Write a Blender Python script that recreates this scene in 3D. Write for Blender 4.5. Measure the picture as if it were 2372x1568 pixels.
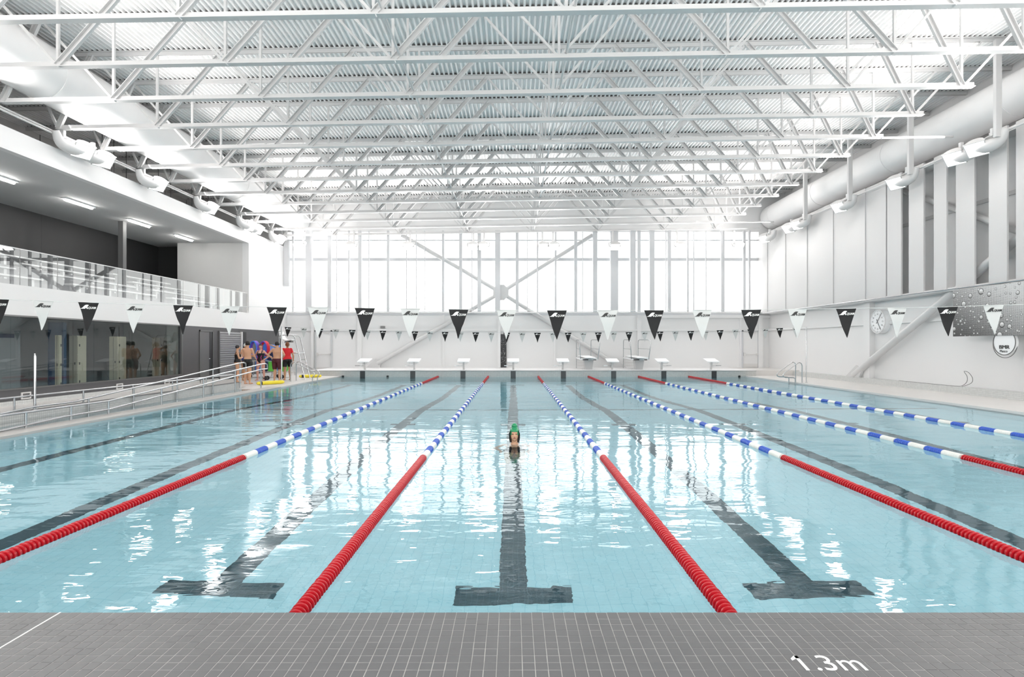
import bpy, bmesh, math, random
from mathutils import Vector, Matrix, Euler
R = math.radians
rnd = random.Random(7)
scn = bpy.context.scene
for o in list(bpy.data.objects): bpy.data.objects.remove(o)
COL = scn.collection
# ------------------------------------------------------------------ camera, sky, exposure
F = 1292.0; CX = 1188.8; CY = 799.6; EYE = 1.578
cam_d = bpy.data.cameras.new('camera'); cam = bpy.data.objects.new('camera', cam_d); COL.objects.link(cam)
cam.location = (0, 0, EYE); cam.rotation_euler = (R(90), 0, 0)
cam_d.sensor_width = 36; cam_d.lens = F/2372*36
cam_d.shift_x = (1186-CX)/2372; cam_d.shift_y = (CY-784)/2372
cam_d.clip_start = .05; cam_d.clip_end = 300
scn.camera = cam
W = bpy.data.worlds.new('sky'); scn.world = W; W.use_nodes = True
bgn = W.node_tree.nodes['Background']; bgn.inputs[0].default_value = (1, .975, .96, 1); bgn.inputs[1].default_value = 1.75
scn.view_settings.view_transform = 'Standard'; scn.view_settings.look = 'None'
scn.view_settings.gamma = 1; scn.view_settings.use_curve_mapping = False
scn.view_settings.exposure = 1.08
DOWN_W = 15.0; UP_W = 44.0; FAR_W = 11.0; LENS_E = 3.0; NEAR_K = 1.7
cy = scn.cycles
cy.max_bounces = 10; cy.diffuse_bounces = 5; cy.glossy_bounces = 4; cy.transmission_bounces = 8; cy.transparent_max_bounces = 12; cy.use_adaptive_sampling = True; cy.adaptive_threshold = .02
cy.sample_clamp_indirect = 6; cy.use_denoising = True; cy.caustics_refractive = True; cy.caustics_reflective = False

# ------------------------------------------------------------------ materials
MATS = {}
def newmat(name):
    m = bpy.data.materials.new(name); m.use_nodes = True; MATS[name] = m
    return m, m.node_tree.nodes, m.node_tree.links, m.node_tree.nodes['Principled BSDF']
def s2l(c): return tuple((x/12.92 if x <= .04045 else ((x+.055)/1.055)**2.4) for x in c)
def hexc(h): return s2l(tuple(int(h[i:i+2], 16)/255 for i in (0, 2, 4)))
def mat(name, col, rough=.5, metal=0, emit=0, noise=.04, nscale=3.0, bump=0, spec=.5):
    m, n, l, p = newmat(name)
    if isinstance(col, str): col = hexc(col)
    p.inputs['Roughness'].default_value = rough; p.inputs['Metallic'].default_value = metal
    p.inputs['Specular IOR Level'].default_value = spec
    if emit:
        p.inputs['Emission Color'].default_value = (*col, 1); p.inputs['Emission Strength'].default_value = emit
    if noise:
        tc = n.new('ShaderNodeTexCoord'); nt = n.new('ShaderNodeTexNoise'); nt.inputs['Scale'].default_value = nscale
        nt.inputs['Detail'].default_value = 4
        mx = n.new('ShaderNodeMix'); mx.data_type = 'RGBA'
        mx.inputs['A'].default_value = (*[c*(1-noise) for c in col], 1); mx.inputs['B'].default_value = (*[min(1, c*(1+noise)) for c in col], 1)
        l.new(tc.outputs['Object'], nt.inputs['Vector']); l.new(nt.outputs['Fac'], mx.inputs['Factor']); l.new(mx.outputs['Result'], p.inputs['Base Color'])
        if bump:
            b = n.new('ShaderNodeBump'); b.inputs['Distance'].default_value = bump; l.new(nt.outputs['Fac'], b.inputs['Height']); l.new(b.outputs['Normal'], p.inputs['Normal'])
    else: p.inputs['Base Color'].default_value = (*col, 1)
    return m
def tilemat(name, col, groutc, size, plane='xy', rough=.3, gw=.06, var=.05):
    m, n, l, p = newmat(name)
    if isinstance(col, str): col = hexc(col)
    if isinstance(groutc, str): groutc = hexc(groutc)
    tc = n.new('ShaderNodeTexCoord'); sep = n.new('ShaderNodeSeparateXYZ'); l.new(tc.outputs['Object'], sep.inputs[0])
    cmb = n.new('ShaderNodeCombineXYZ')
    a, b = {'xy': (0, 1), 'xz': (0, 2), 'yz': (1, 2)}[plane]
    l.new(sep.outputs[a], cmb.inputs[0]); l.new(sep.outputs[b], cmb.inputs[1])
    br = n.new('ShaderNodeTexBrick'); br.offset = 0; br.squash = 1
    br.inputs['Scale'].default_value = 1; br.inputs['Brick Width'].default_value = size; br.inputs['Row Height'].default_value = size
    br.inputs['Mortar Size'].default_value = size*gw/2; br.inputs['Mortar Smooth'].default_value = .3
    br.inputs['Color1'].default_value = (*[c*(1-var) for c in col], 1); br.inputs['Color2'].default_value = (*[min(1, c*(1+var)) for c in col], 1)
    br.inputs['Mortar'].default_value = (*groutc, 1)
    l.new(cmb.outputs[0], br.inputs['Vector']); l.new(br.outputs['Color'], p.inputs['Base Color'])
    p.inputs['Roughness'].default_value = rough
    return m
WHITE = mat('white_paint', (.82, .83, .84), .55, noise=.015, nscale=.6)
WALLW = mat('white_wall_paint', (.75, .75, .75), .6, noise=.02, nscale=.4)
STEELW = mat('white_painted_steel', (.60, .60, .60), .35, noise=.01)
DECKM = mat('white_ribbed_steel_deck', (.90, .895, .89), .45, noise=.03, nscale=.8)
DUCTM = mat('white_duct_sheet', (.80, .80, .80), .5, noise=.01)
PANEL = mat('white_wall_panel', (.54, .54, .54), .5, noise=.02, nscale=.5)
MULL = mat('mullion_paint', (.55, .56, .575), .5, noise=.01)
CHAR = mat('charcoal_panel', (.024, .024, .025), .5, noise=.1, nscale=.7)
GREYW = mat('dark_grey_wall', (.082, .082, .086), .45, noise=.06, nscale=.8)
SOFF = mat('soffit_plaster', (.62, .62, .62), .7, noise=.02)
LGREY = mat('light_grey_plaster', (.66, .65, .64), .7, noise=.02)
CHROME = mat('brushed_stainless', (.50, .51, .52), .24, 1, noise=.04, nscale=20)
DARKST = mat('dark_steel', (.16, .16, .16), .4, .6, noise=.05)
BLACK = mat('black_plastic', (.015, .015, .017), .4, noise=.1)
DECKF = mat('pale_deck_tile', (.66, .64, .62), .35, noise=.05, nscale=1.2)
COPING = mat('coping_stone', (.44, .425, .41), .45, noise=.06, nscale=2)
GROUT = mat('grout', (.38, .37, .35), .8, noise=.1, nscale=30)
TILEG = mat('grey_deck_tile', (.098, .098, .101), .42, noise=.14, nscale=9, bump=.0006)
MOSX = tilemat('white_mosaic_x', (.60, .60, .58), (.36, .37, .37), .05, 'xz', gw=.12)
MOSY = tilemat('white_mosaic_y', (.60, .61, .60), (.36, .38, .38), .05, 'yz', gw=.12)
MOSB = tilemat('black_mosaic', (.035, .037, .04), (.10, .10, .10), .05, 'xz', gw=.1)
POOLF = tilemat('pool_floor_tile', (.78, .95, .98), (.58, .82, .87), .10, 'xy', gw=.06, var=.02)
POOLX = tilemat('pool_end_wall_tile', (.78, .95, .98), (.58, .82, .87), .05, 'xz', gw=.1, var=.02)
POOLY = tilemat('pool_side_wall_tile', (.78, .95, .98), (.58, .82, .87), .05, 'yz', gw=.1, var=.02)
LANEM = tilemat('lane_marking_tile', (.060, .085, .10), (.12, .15, .17), .05, 'xy', gw=.08)
RED = mat('red_float', hexc('B3121F'), .3, noise=.03, nscale=8)
BLUE = mat('blue_float', hexc('2A55B8'), .3, noise=.03, nscale=8)
WFLOAT = mat('white_float', (.78, .78, .74), .35, noise=.02, nscale=8)
FLAGB = mat('black_vinyl', (.014, .014, .015), .6, noise=.15, nscale=6, spec=.25)
FLAGW = mat('white_vinyl', (.56, .57, .56), .5, noise=.02, nscale=6)
INKB = mat('black_print', (.03, .03, .03), .6, noise=0)
INKW = mat('white_print', (.88, .88, .86), .6, noise=0)
LAMP = mat('lamp_lens', (1, .99, .97), .5, emit=LENS_E, noise=0)
TUBE = mat('fluorescent_tube', (1, .99, .95), .5, emit=22, noise=0)
TUBE2 = mat('fluorescent_tube_dim', (1, .96, .88), .5, emit=9.0, noise=0)
LOCK = mat('beige_locker', (.62, .58, .44), .5, noise=.03)
ROOMW = mat('changing_hall_wall', (.30, .32, .34), .6, noise=.03)
ROOMP = mat('pale_partition', (.52, .56, .52), .6, noise=.02)
NAVY = mat('navy_foam', hexc('1B2C55'), .6)
LBLUE = mat('blue_foam', hexc('3F7FE0'), .6)
PURP = mat('violet_foam', hexc('6A4BB8'), .6)
REDF = mat('red_foam', hexc('C21030'), .6)
GREENF = mat('green_foam', hexc('63C64A'), .6)
YEL = mat('yellow_foam', hexc('F0DC3C'), .5)
SKIN = [mat('skin_light', hexc('C99A7C'), .5, noise=.06, nscale=12), mat('skin_tan', hexc('BE8F6C'), .5, noise=.06, nscale=12), mat('skin_pink', hexc('CF9C8C'), .5, noise=.06, nscale=12)]
HAIRD = mat('dark_hair', hexc('1A1412'), .6, noise=.3, nscale=40)
HAIRB = mat('brown_hair', hexc('7A4A2A'), .6, noise=.3, nscale=40)
SUITB = mat('black_swimwear', hexc('101014'), .6)
SUITBL = mat('blue_swimwear', hexc('1F3A86'), .6)
MAROON = mat('maroon_swimwear', hexc('4A1020'), .7)
REDSH = mat('red_cotton', hexc('D8252F'), .8)
MAG = mat('magenta_print', hexc('C8208A'), .6)
CAPG = mat('green_rubber', hexc('1E8A5A'), .35)
CAPS = mat('silver_rubber', (.6, .62, .62), .35)
# glass
def glassmat(name, ior, tint, rough=0.0):
    m, n, l, p = newmat(name); n.remove(p)
    fr = n.new('ShaderNodeFresnel'); fr.inputs['IOR'].default_value = ior
    tr = n.new('ShaderNodeBsdfTransparent'); tr.inputs[0].default_value = (*tint, 1)
    gl = n.new('ShaderNodeBsdfGlossy'); gl.inputs['Roughness'].default_value = rough; gl.inputs['Color'].default_value = (.95, .97, .97, 1)
    geo = n.new('ShaderNodeNewGeometry'); inv = n.new('ShaderNodeMath'); inv.operation = 'SUBTRACT'; inv.inputs[0].default_value = 1; l.new(geo.outputs['Backfacing'], inv.inputs[1])
    mu = n.new('ShaderNodeMath'); mu.operation = 'MULTIPLY'; l.new(fr.outputs[0], mu.inputs[0]); l.new(inv.outputs[0], mu.inputs[1])
    mx = n.new('ShaderNodeMixShader'); l.new(mu.outputs[0], mx.inputs[0]); l.new(tr.outputs[0], mx.inputs[1]); l.new(gl.outputs[0], mx.inputs[2])
    l.new(mx.outputs[0], n['Material Output'].inputs['Surface'])
    return m
GLASSB = glassmat('balustrade_glass', 1.95, (.96, .97, .97))
GLASSI = glassmat('hall_window_glass', 1.75, (.86, .89, .89))
GLASSW = glassmat('window_glass', 1.3, (.97, .985, .985))
# water: clear dielectric, a little absorption, ripples in the normal (stronger in the swimmer's lane)
def watermat(name, amp):
    m, n, l, p = newmat(name); n.remove(p)
    g = n.new('ShaderNodeBsdfGlass'); g.inputs['IOR'].default_value = 1.333; g.inputs['Roughness'].default_value = 0
    g.inputs['Color'].default_value = (.90, .97, 1, 1)
    tc = n.new('ShaderNodeTexCoord')
    def noise(sx, sy, det, dist=0):
        mp = n.new('ShaderNodeMapping'); mp.inputs['Scale'].default_value = (sx, sy, 1); mp.inputs['Rotation'].default_value = (0, 0, R(8))
        nt = n.new('ShaderNodeTexNoise'); nt.inputs['Scale'].default_value = 1; nt.inputs['Detail'].default_value = det; nt.inputs['Roughness'].default_value = .55
        nt.inputs['Distortion'].default_value = dist
        l.new(tc.outputs['Object'], mp.inputs['Vector']); l.new(mp.outputs[0], nt.inputs['Vector']); return nt
    a = noise(.55, 1.1, 2); b = noise(2.6, 7.0, 2, .5)
    sep = n.new('ShaderNodeSeparateXYZ'); l.new(tc.outputs['Object'], sep.inputs[0])
    ab = n.new('ShaderNodeMath'); ab.operation = 'ABSOLUTE'; l.new(sep.outputs[0], ab.inputs[0])
    mr = n.new('ShaderNodeMapRange'); mr.interpolation_type = 'SMOOTHSTEP'
    mr.inputs['From Min'].default_value = .9; mr.inputs['From Max'].default_value = 2.0; mr.inputs['To Min'].default_value = 2.0; mr.inputs['To Max'].default_value = 1.0
    l.new(ab.outputs[0], mr.inputs['Value'])
    m1 = n.new('ShaderNodeMath'); m1.operation = 'MULTIPLY'; l.new(b.outputs['Fac'], m1.inputs[0]); m1.inputs[1].default_value = .12
    m3 = n.new('ShaderNodeMath'); m3.operation = 'MULTIPLY'; l.new(m1.outputs[0], m3.inputs[0]); l.new(mr.outputs[0], m3.inputs[1])
    ad = n.new('ShaderNodeMath'); ad.operation = 'ADD'; l.new(m3.outputs[0], ad.inputs[0]); l.new(a.outputs['Fac'], ad.inputs[1])
    bp = n.new('ShaderNodeBump'); bp.inputs['Strength'].default_value = 1; bp.inputs['Distance'].default_value = amp
    l.new(ad.outputs[0], bp.inputs['Height']); l.new(bp.outputs[0], g.inputs['Normal'])
    va = n.new('ShaderNodeVolumeAbsorption'); va.inputs['Color'].default_value = (.0, .84, .97, 1); va.inputs['Density'].default_value = .08
    l.new(g.outputs[0], n['Material Output'].inputs['Surface']); l.new(va.outputs[0], n['Material Output'].inputs['Volume'])
    return m
WATER = watermat('pool_water', .020)
# water-drop print for the banner
def dropmat():
    m, n, l, p = newmat('drop_print')
    tc = n.new('ShaderNodeTexCoord'); sep = n.new('ShaderNodeSeparateXYZ'); l.new(tc.outputs['Object'], sep.inputs[0])
    cmb = n.new('ShaderNodeCombineXYZ'); l.new(sep.outputs[1], cmb.inputs[0]); l.new(sep.outputs[2], cmb.inputs[1])
    def math_(op, *ins, clamp=False):
        q = n.new('ShaderNodeMath'); q.operation = op; q.use_clamp = clamp
        for i, v in enumerate(ins):
            if isinstance(v, (int, float)): q.inputs[i].default_value = v
            else: l.new(v, q.inputs[i])
        return q.outputs[0]
    vd = n.new('ShaderNodeTexVoronoi'); vd.voronoi_dimensions = '2D'; vd.inputs['Scale'].default_value = 34; vd.inputs['Randomness'].default_value = .12
    l.new(cmb.outputs[0], vd.inputs['Vector'])
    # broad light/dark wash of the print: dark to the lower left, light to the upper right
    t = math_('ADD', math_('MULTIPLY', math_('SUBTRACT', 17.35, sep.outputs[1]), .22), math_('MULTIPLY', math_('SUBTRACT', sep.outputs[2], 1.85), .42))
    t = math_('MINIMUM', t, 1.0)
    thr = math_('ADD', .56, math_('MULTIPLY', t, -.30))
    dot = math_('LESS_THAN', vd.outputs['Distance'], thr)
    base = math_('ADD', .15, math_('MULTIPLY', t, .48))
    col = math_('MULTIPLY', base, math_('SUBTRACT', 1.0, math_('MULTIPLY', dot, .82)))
    out = col
    for sc, rad in ((3.1, .27), (6.5, .25)):
        v2 = n.new('ShaderNodeTexVoronoi'); v2.voronoi_dimensions = '2D'; v2.inputs['Scale'].default_value = sc; v2.inputs['Randomness'].default_value = .9
        l.new(cmb.outputs[0], v2.inputs['Vector'])
        d = v2.outputs['Distance']
        sc_ = n.new('ShaderNodeSeparateColor'); l.new(v2.outputs['Color'], sc_.inputs[0])
        rr_ = math_('MULTIPLY', rad, math_('MULTIPLY', math_('GREATER_THAN', sc_.outputs[0], .42), math_('ADD', .45, math_('MULTIPLY', sc_.outputs[1], .75))))
        inside = math_('LESS_THAN', d, rr_)
        sub = n.new('ShaderNodeVectorMath'); sub.operation = 'SUBTRACT'
        vm = n.new('ShaderNodeVectorMath'); vm.operation = 'SCALE'; vm.inputs['Scale'].default_value = 1.0
        l.new(cmb.outputs[0], sub.inputs[0]); l.new(v2.outputs['Position'], sub.inputs[1])
        s2 = n.new('ShaderNodeSeparateXYZ'); l.new(sub.outputs[0], s2.inputs[0])
        shade = math_('ADD', .50, math_('MULTIPLY', s2.outputs[1], 5.0))
        rim = math_('GREATER_THAN', d, math_('MULTIPLY', rr_, .74))
        shade = math_('MULTIPLY', shade, math_('SUBTRACT', 1, math_('MULTIPLY', rim, .85)), clamp=True)
        out = math_('ADD', math_('MULTIPLY', out, math_('SUBTRACT', 1, inside)), math_('MULTIPLY', shade, inside))
    c3 = n.new('ShaderNodeCombineColor'); 
    for i in range(3): l.new(out, c3.inputs[i])
    l.new(c3.outputs[0], p.inputs['Base Color']); p.inputs['Roughness'].default_value = .45
    return m
DROP = dropmat()

# ------------------------------------------------------------------ mesh helpers
class MB:
    def __init__(s): s.v = []; s.f = []
    def box(s, x0, x1, y0, y1, z0, z1):
        x0, x1 = sorted((x0, x1)); y0, y1 = sorted((y0, y1)); z0, z1 = sorted((z0, z1))
        b = len(s.v)
        s.v += [(x0, y0, z0), (x1, y0, z0), (x1, y1, z0), (x0, y1, z0), (x0, y0, z1), (x1, y0, z1), (x1, y1, z1), (x0, y1, z1)]
        s.f += [tuple(b+i for i in q) for q in ((0, 3, 2, 1), (4, 5, 6, 7), (0, 1, 5, 4), (1, 2, 6, 5), (2, 3, 7, 6), (3, 0, 4, 7))]
        return s
    def bar(s, p, q, w, h, up=(0, 0, 1)):
        p = Vector(p); q = Vector(q); d = (q-p).normalized(); up = Vector(up)
        if abs(d.dot(up)) > .98: up = Vector((0, 1, 0))
        a = d.cross(up).normalized()*w/2; c = a.cross(d).normalized()*h/2
        b = len(s.v)
        for e in (p, q): s.v += [tuple(e-a-c), tuple(e+a-c), tuple(e+a+c), tuple(e-a+c)]
        s.f += [tuple(b+i for i in t) for t in ((3, 2, 1, 0), (4, 5, 6, 7), (0, 1, 5, 4), (1, 2, 6, 5), (2, 3, 7, 6), (3, 0, 4, 7))]
        return s
    def tube(s, pts, r, n=8, caps=True, closed=False):
        pts = [Vector(p) for p in pts]; m = len(pts); rings = []; prev = None
        for i, p in enumerate(pts):
            if closed: d = (pts[(i+1) % m]-pts[i-1]).normalized()
            else: d = (pts[min(i+1, m-1)]-pts[max(i-1, 0)]).normalized()
            if prev is None:
                u = Vector((0, 0, 1)) if abs(d.z) < .9 else Vector((0, 1, 0))
                a = d.cross(u).normalized()
            else: a = (prev-d*prev.dot(d)).normalized()
            prev = a; c = d.cross(a)
            rr = r[i] if isinstance(r, (list, tuple)) else r
            rings.append(len(s.v))
            s.v += [tuple(p+(a*math.cos(t)+c*math.sin(t))*rr) for t in (2*math.pi*k/n for k in range(n))]
        for i in range(m if closed else m-1):
            A = rings[i]; B = rings[(i+1) % m]
            s.f += [(A+k, A+(k+1) % n, B+(k+1) % n, B+k) for k in range(n)]
        if caps and not closed:
            s.f.append(tuple(rings[0]+k for k in reversed(range(n)))); s.f.append(tuple(rings[-1]+k for k in range(n)))
        return s
    def lathe(s, prof, c, axis=(0, 0, 1), n=16):      # prof: (radius, height along axis)
        ax = Vector(axis).normalized(); u = Vector((1, 0, 0)) if abs(ax.x) < .9 else Vector((0, 1, 0))
        a = ax.cross(u).normalized(); b2 = ax.cross(a); c = Vector(c); rings = []
        for r, h in prof:
            rings.append(len(s.v)); s.v += [tuple(c+ax*h+(a*math.cos(t)+b2*math.sin(t))*r) for t in (2*math.pi*k/n for k in range(n))]
        for i in range(len(prof)-1):
            A, B = rings[i], rings[i+1]; s.f += [(A+k, A+(k+1) % n, B+(k+1) % n, B+k) for k in range(n)]
        s.f.append(tuple(rings[0]+k for k in reversed(range(n)))); s.f.append(tuple(rings[-1]+k for k in range(n)))
        return s
    def prism(s, poly, off):                           # poly: list of 3D points, off: extrusion vector
        off = Vector(off); b = len(s.v); n = len(poly)
        s.v += [tuple(p) for p in poly] + [tuple(Vector(p)+off) for p in poly]
        s.f += [tuple(b+i for i in reversed(range(n))), tuple(b+n+i for i in range(n))]
        s.f += [(b+i, b+(i+1) % n, b+n+(i+1) % n, b+n+i) for i in range(n)]
        return s
    def mesh(s, name):
        me = bpy.data.meshes.new(name); me.from_pydata(s.v, [], s.f); me.validate(); me.update()
        bm = bmesh.new(); bm.from_mesh(me); bmesh.ops.recalc_face_normals(bm, faces=bm.faces); bm.to_mesh(me); bm.free()
        return me
    def build(s, name, m, parent=None, smooth=False, bevel=0, loc=None):
        me = s.mesh(name); me.materials.append(m)
        o = bpy.data.objects.new(name, me); COL.objects.link(o)
        if smooth:
            for p in me.polygons: p.use_smooth = True
            try: me.set_sharp_from_angle(angle=R(40))
            except Exception: pass
        if bevel:
            b = o.modifiers.new('b', 'BEVEL'); b.width = bevel; b.segments = 2; b.limit_method = 'ANGLE'
        if parent: o.parent = parent
        if loc: o.location = loc
        return o
def B(x0, x1, y0, y1, z0, z1): return MB().box(x0, x1, y0, y1, z0, z1)
def link_mesh(name, me, parent=None, loc=(0, 0, 0), rot=(0, 0, 0)):
    o = bpy.data.objects.new(name, me); COL.objects.link(o); o.location = loc; o.rotation_euler = rot
    if parent: o.parent = parent
    return o
def struct(o): o['kind'] = 'structure'; return o
def thing(name, label, cat, loc=(0, 0, 0), rz=0, group=None):
    o = bpy.data.objects.new(name, None); COL.objects.link(o); o.location = loc; o.rotation_euler = (0, 0, rz)
    o.empty_display_size = .1
    return tag(o, label, cat, group)
def tag(o, label, cat, group=None):
    o['label'] = label; o['category'] = cat
    if group: o['group'] = group
    return o
def copy_tree(o, parent=None):
    c = o.copy(); COL.objects.link(c); c.parent = parent
    for ch in [k for k in KIDS.get(o.name, o.children)]: copy_tree(ch, c)
    return c
KIDS = {}
def X_(px, Y): return (px-CX)*Y/F
def Z_(py, Y): return EYE-(py-CY)*Y/F
ORD = ['first', 'second', 'third', 'fourth', 'fifth', 'sixth', 'seventh', 'eighth', 'ninth', 'tenth', 'eleventh', 'twelfth', 'thirteenth', 'fourteenth']
def spline(p, n):
    p = [Vector(q) for q in p]; p = [p[0]]+p+[p[-1]]; out = []
    for i in range(1, len(p)-2):
        a, b, c, d = p[i-1:i+3]
        for k in range(n):
            t = k/n; out.append(.5*((2*b)+(c-a)*t+(2*a-5*b+4*c-d)*t*t+(3*b-a-3*c+d)*t**3))
    return out+[p[-1]]
def arc(c, r, a0, a1, n, f):    # f maps (u, v) to 3D
    return [f(c[0]+r*math.cos(R(a0+(a1-a0)*i/n)), c[1]+r*math.sin(R(a0+(a1-a0)*i/n))) for i in range(n+1)]
def text_mesh(name, txt, size, m, parent, loc, rot, shear=0, extrude=.001, sx=1, offset=0, bold=0):
    cu = bpy.data.curves.new(name, 'FONT'); cu.body = txt; cu.size = size; cu.extrude = extrude; cu.shear = shear; cu.offset = offset; cu.space_character = 1.16 if offset else 1.0
    t = bpy.data.objects.new(name, cu); COL.objects.link(t)
    bpy.context.view_layer.update()
    me = bpy.data.meshes.new_from_object(t.evaluated_get(bpy.context.evaluated_depsgraph_get()))
    COL.objects.unlink(t); bpy.data.objects.remove(t)
    me.materials.clear(); me.materials.append(m)
    o = link_mesh(name, me, parent, loc, rot); o.scale = (sx, 1, 1)
    return o

# ------------------------------------------------------------------ dimensions
PN, PF = 2.774, 27.77          # near and far pool ends (Y)
PL, PR = -8.58, 11.60          # pool sides (X)
ZN, ZF, ZS = .25, .32, .05     # deck heights: near end, far end, sides
WL, WR, WF, WB = -12.74, 14.40, 31.40, -3.0
def zr(x): return .0165*x
ZB0, ZT0 = 7.758, 9.878
DY = 1.683; TY = [10.39+DY*i for i in range(13)]

# ------------------------------------------------------------------ setting: pool basin, decks
floorY = [(PN-.1, -1.30), (15.0, -1.42), (20.5, -3.0), (PF+.1, -3.4)]
def zfl(y):
    for (a, za), (b, zb) in zip(floorY, floorY[1:]):
        if y <= b: return za+(zb-za)*(y-a)/(b-a)
    return floorY[-1][1]
mb = MB()
mb.prism([(PL-.2, y, z) for y, z in floorY]+[(PL-.2, y, -4.2) for y, z in reversed(floorY)], (PR-PL+.4, 0, 0))
pool = struct(mb.build('floor_pool_basin', POOLF))
struct(B(PL-.1, PR+.1, PN-.5, PN, -4, ZN-.012).build('wall_pool_near', POOLX))
struct(B(PR, PR+.3, PN-.3, PF+.2, -4, -.0).build('wall_pool_right', POOLY))
cl = struct(B(-9.06, PL, PN, 20.6, -4, .05).build('wall_pool_left', COPING, bevel=.01))
B(PL-.01, PL+.004, PN, 20.6, -4, -.02).build('lining', POOLY, cl)
struct(B(PL-.4, PL, 20.6, PF, -4, -.02).build('trim_pool_edge', POOLY))
# lane markings as thin inlaid tiles on the basin floor
def marking(x0, x1, y0, y1):
    ys = [y0]+[y for y, z in floorY if y0 < y < y1]+[y1]
    mb = MB(); 
    mb.prism([(x0, y, zfl(y)+.004) for y in ys]+[(x0, y, zfl(y)-.03) for y in reversed(ys)], (x1-x0, 0, 0))
    return mb.build('lane_marking', LANEM, pool)
for k in range(-3, 5):
    X = 2.5*k
    marking(X-.125, X+.125, PN+1.98, PF-2.0)
    marking(X-.5, X-.126, PN+1.86, PN+2.10); marking(X+.126, X+.5, PN+1.86, PN+2.10); marking(X-.125, X+.125, PN+1.86, PN+1.979)
    marking(X-.5, X-.126, PF-2.1, PF-1.86); marking(X+.126, X+.5, PF-2.1, PF-1.86)
    marking(X-.28, X-.126, 12.5, 12.72); marking(X+.126, X+.28, 12.5, 12.72)
marking(PL, PR, 15.2, 15.4)
# side decks
struct(B(WL-.1, -10.04, WB, WF, -.4, ZS).build('floor_deck_left', DECKF))
struct(B(-10.04, PL, 20.6, WF, -.4, ZS).build('floor_landing', DECKF))
struct(B(-10.04, PL, WB, 6.0, -.4, ZS).build('floor_deck_left_near', DECKF))
struct(B(PR, WR+.2, WB, WF, -.4, ZS).build('floor_deck_right', DECKF))
struct(MB().box(PR-.02, PR+.03, PN, PF, -.1, ZS+.006).build('trim_gutter_right', LGREY))
# ramp trench
rp = MB()
prof = [(21.0, .049), (20.6, .049), (12.9, -.59), (11.6, -.59), (6.0, -1.06)]
rp.prism([(-9.86, y, z) for y, z in prof]+[(-9.86, y, -1.3) for y, z in reversed(prof)], (.81, 0, 0))
struct(rp.build('floor_ramp', DECKF))
cb = struct(B(-10.04, -9.85, 6.0, 20.2, -1.3, .235).build('wall_ramp_curb', MOSY))
B(-10.05, -9.845, 6.0, 20.2, .235, .245).build('cap', DARKST, cb)
# base strip under the left wall and right curb
struct(B(WL-.05, WL+.03, WB, 30.4, ZS, .157).build('baseboard_left', MOSY))
struct(B(14.08, WR+.05, WB, WF, ZS, .27).build('baseboard_right', MOSY))
# far raised end
fb = struct(B(-10.2, 12.1, PF, WF, -4, ZF-.03).build('wall_pool_far', MOSX))
B(-10.2, 12.1, PF-.02, WF, ZF-.03, ZF).build('slab', WALLW, fb)
B(-10.2, 12.1, PF-.028, PF-.018, ZF-.025, ZF-.008).build('edge_strip', DARKST, fb)
for k in range(-3, 5):
    B(2.5*k-.125, 2.5*k+.125, PF-.008, PF+.01, -1.2, ZF-.03).build('target_tile', MOSB, fb)
struct(B(12.1, WR, PF+.3, WF, 0, ZF).build('floor_deck_corner', DECKF))
# near deck: slab + individually laid tiles
nd = struct(B(WL, WR, WB, PN-.002, -.4, ZN-.0014).build('floor_deck_near', GROUT))
PT = .05318
XJ = -9.294*PT % PT
tv = []
def tile_me(w, d):
    hw, hd, t, b = w/2, d/2, .006, .0012
    v = [(-hw, -hd, -t), (hw, -hd, -t), (hw, hd, -t), (-hw, hd, -t), (-hw, -hd, -b), (hw, -hd, -b), (hw, hd, -b), (-hw, hd, -b),
         (-hw+b, -hd+b, 0), (hw-b, -hd+b, 0), (hw-b, hd-b, 0), (-hw+b, hd-b, 0)]
    f = [(0, 1, 5, 4), (1, 2, 6, 5), (2, 3, 7, 6), (3, 0, 4, 7), (4, 5, 9, 8), (5, 6, 10, 9), (6, 7, 11, 10), (7, 4, 8, 11), (8, 9, 10, 11)]
    me = bpy.data.meshes.new('tile'); me.from_pydata(v, [], f); me.materials.append(TILEG); return me
tmes = [tile_me(PT-.0026-.0003*i, PT-.0026) for i in range(3)]
y0t = F*(EYE-ZN)*.0015783   # first joint
joints = [PN] + [y0t-PT*i for i in range(0, 40)]
stuffv = MB(); nobj = 0; cand = []
for r in range(len(joints)-1):
    ya, yb = joints[r], joints[r+1]; yc = (ya+yb)/2
    if yb < WB: break
    nx = int(2.62/PT) if yc > 2.0 else 30
    for c in range(-nx, nx+1):
        xc = XJ+PT*(c+.5)
        if abs(xc+2.252) < PT*.5: xw = 1
        cand.append((yc, xc, ya-yb, r))
vis = [t for t in cand if t[0] > 2.19 and abs(t[1]) < t[0]*.93]
vis.sort(key=lambda t: t[0]+.0001*abs(t[1]))
singles = set((t[0], t[1]) for t in vis[:300])
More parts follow.
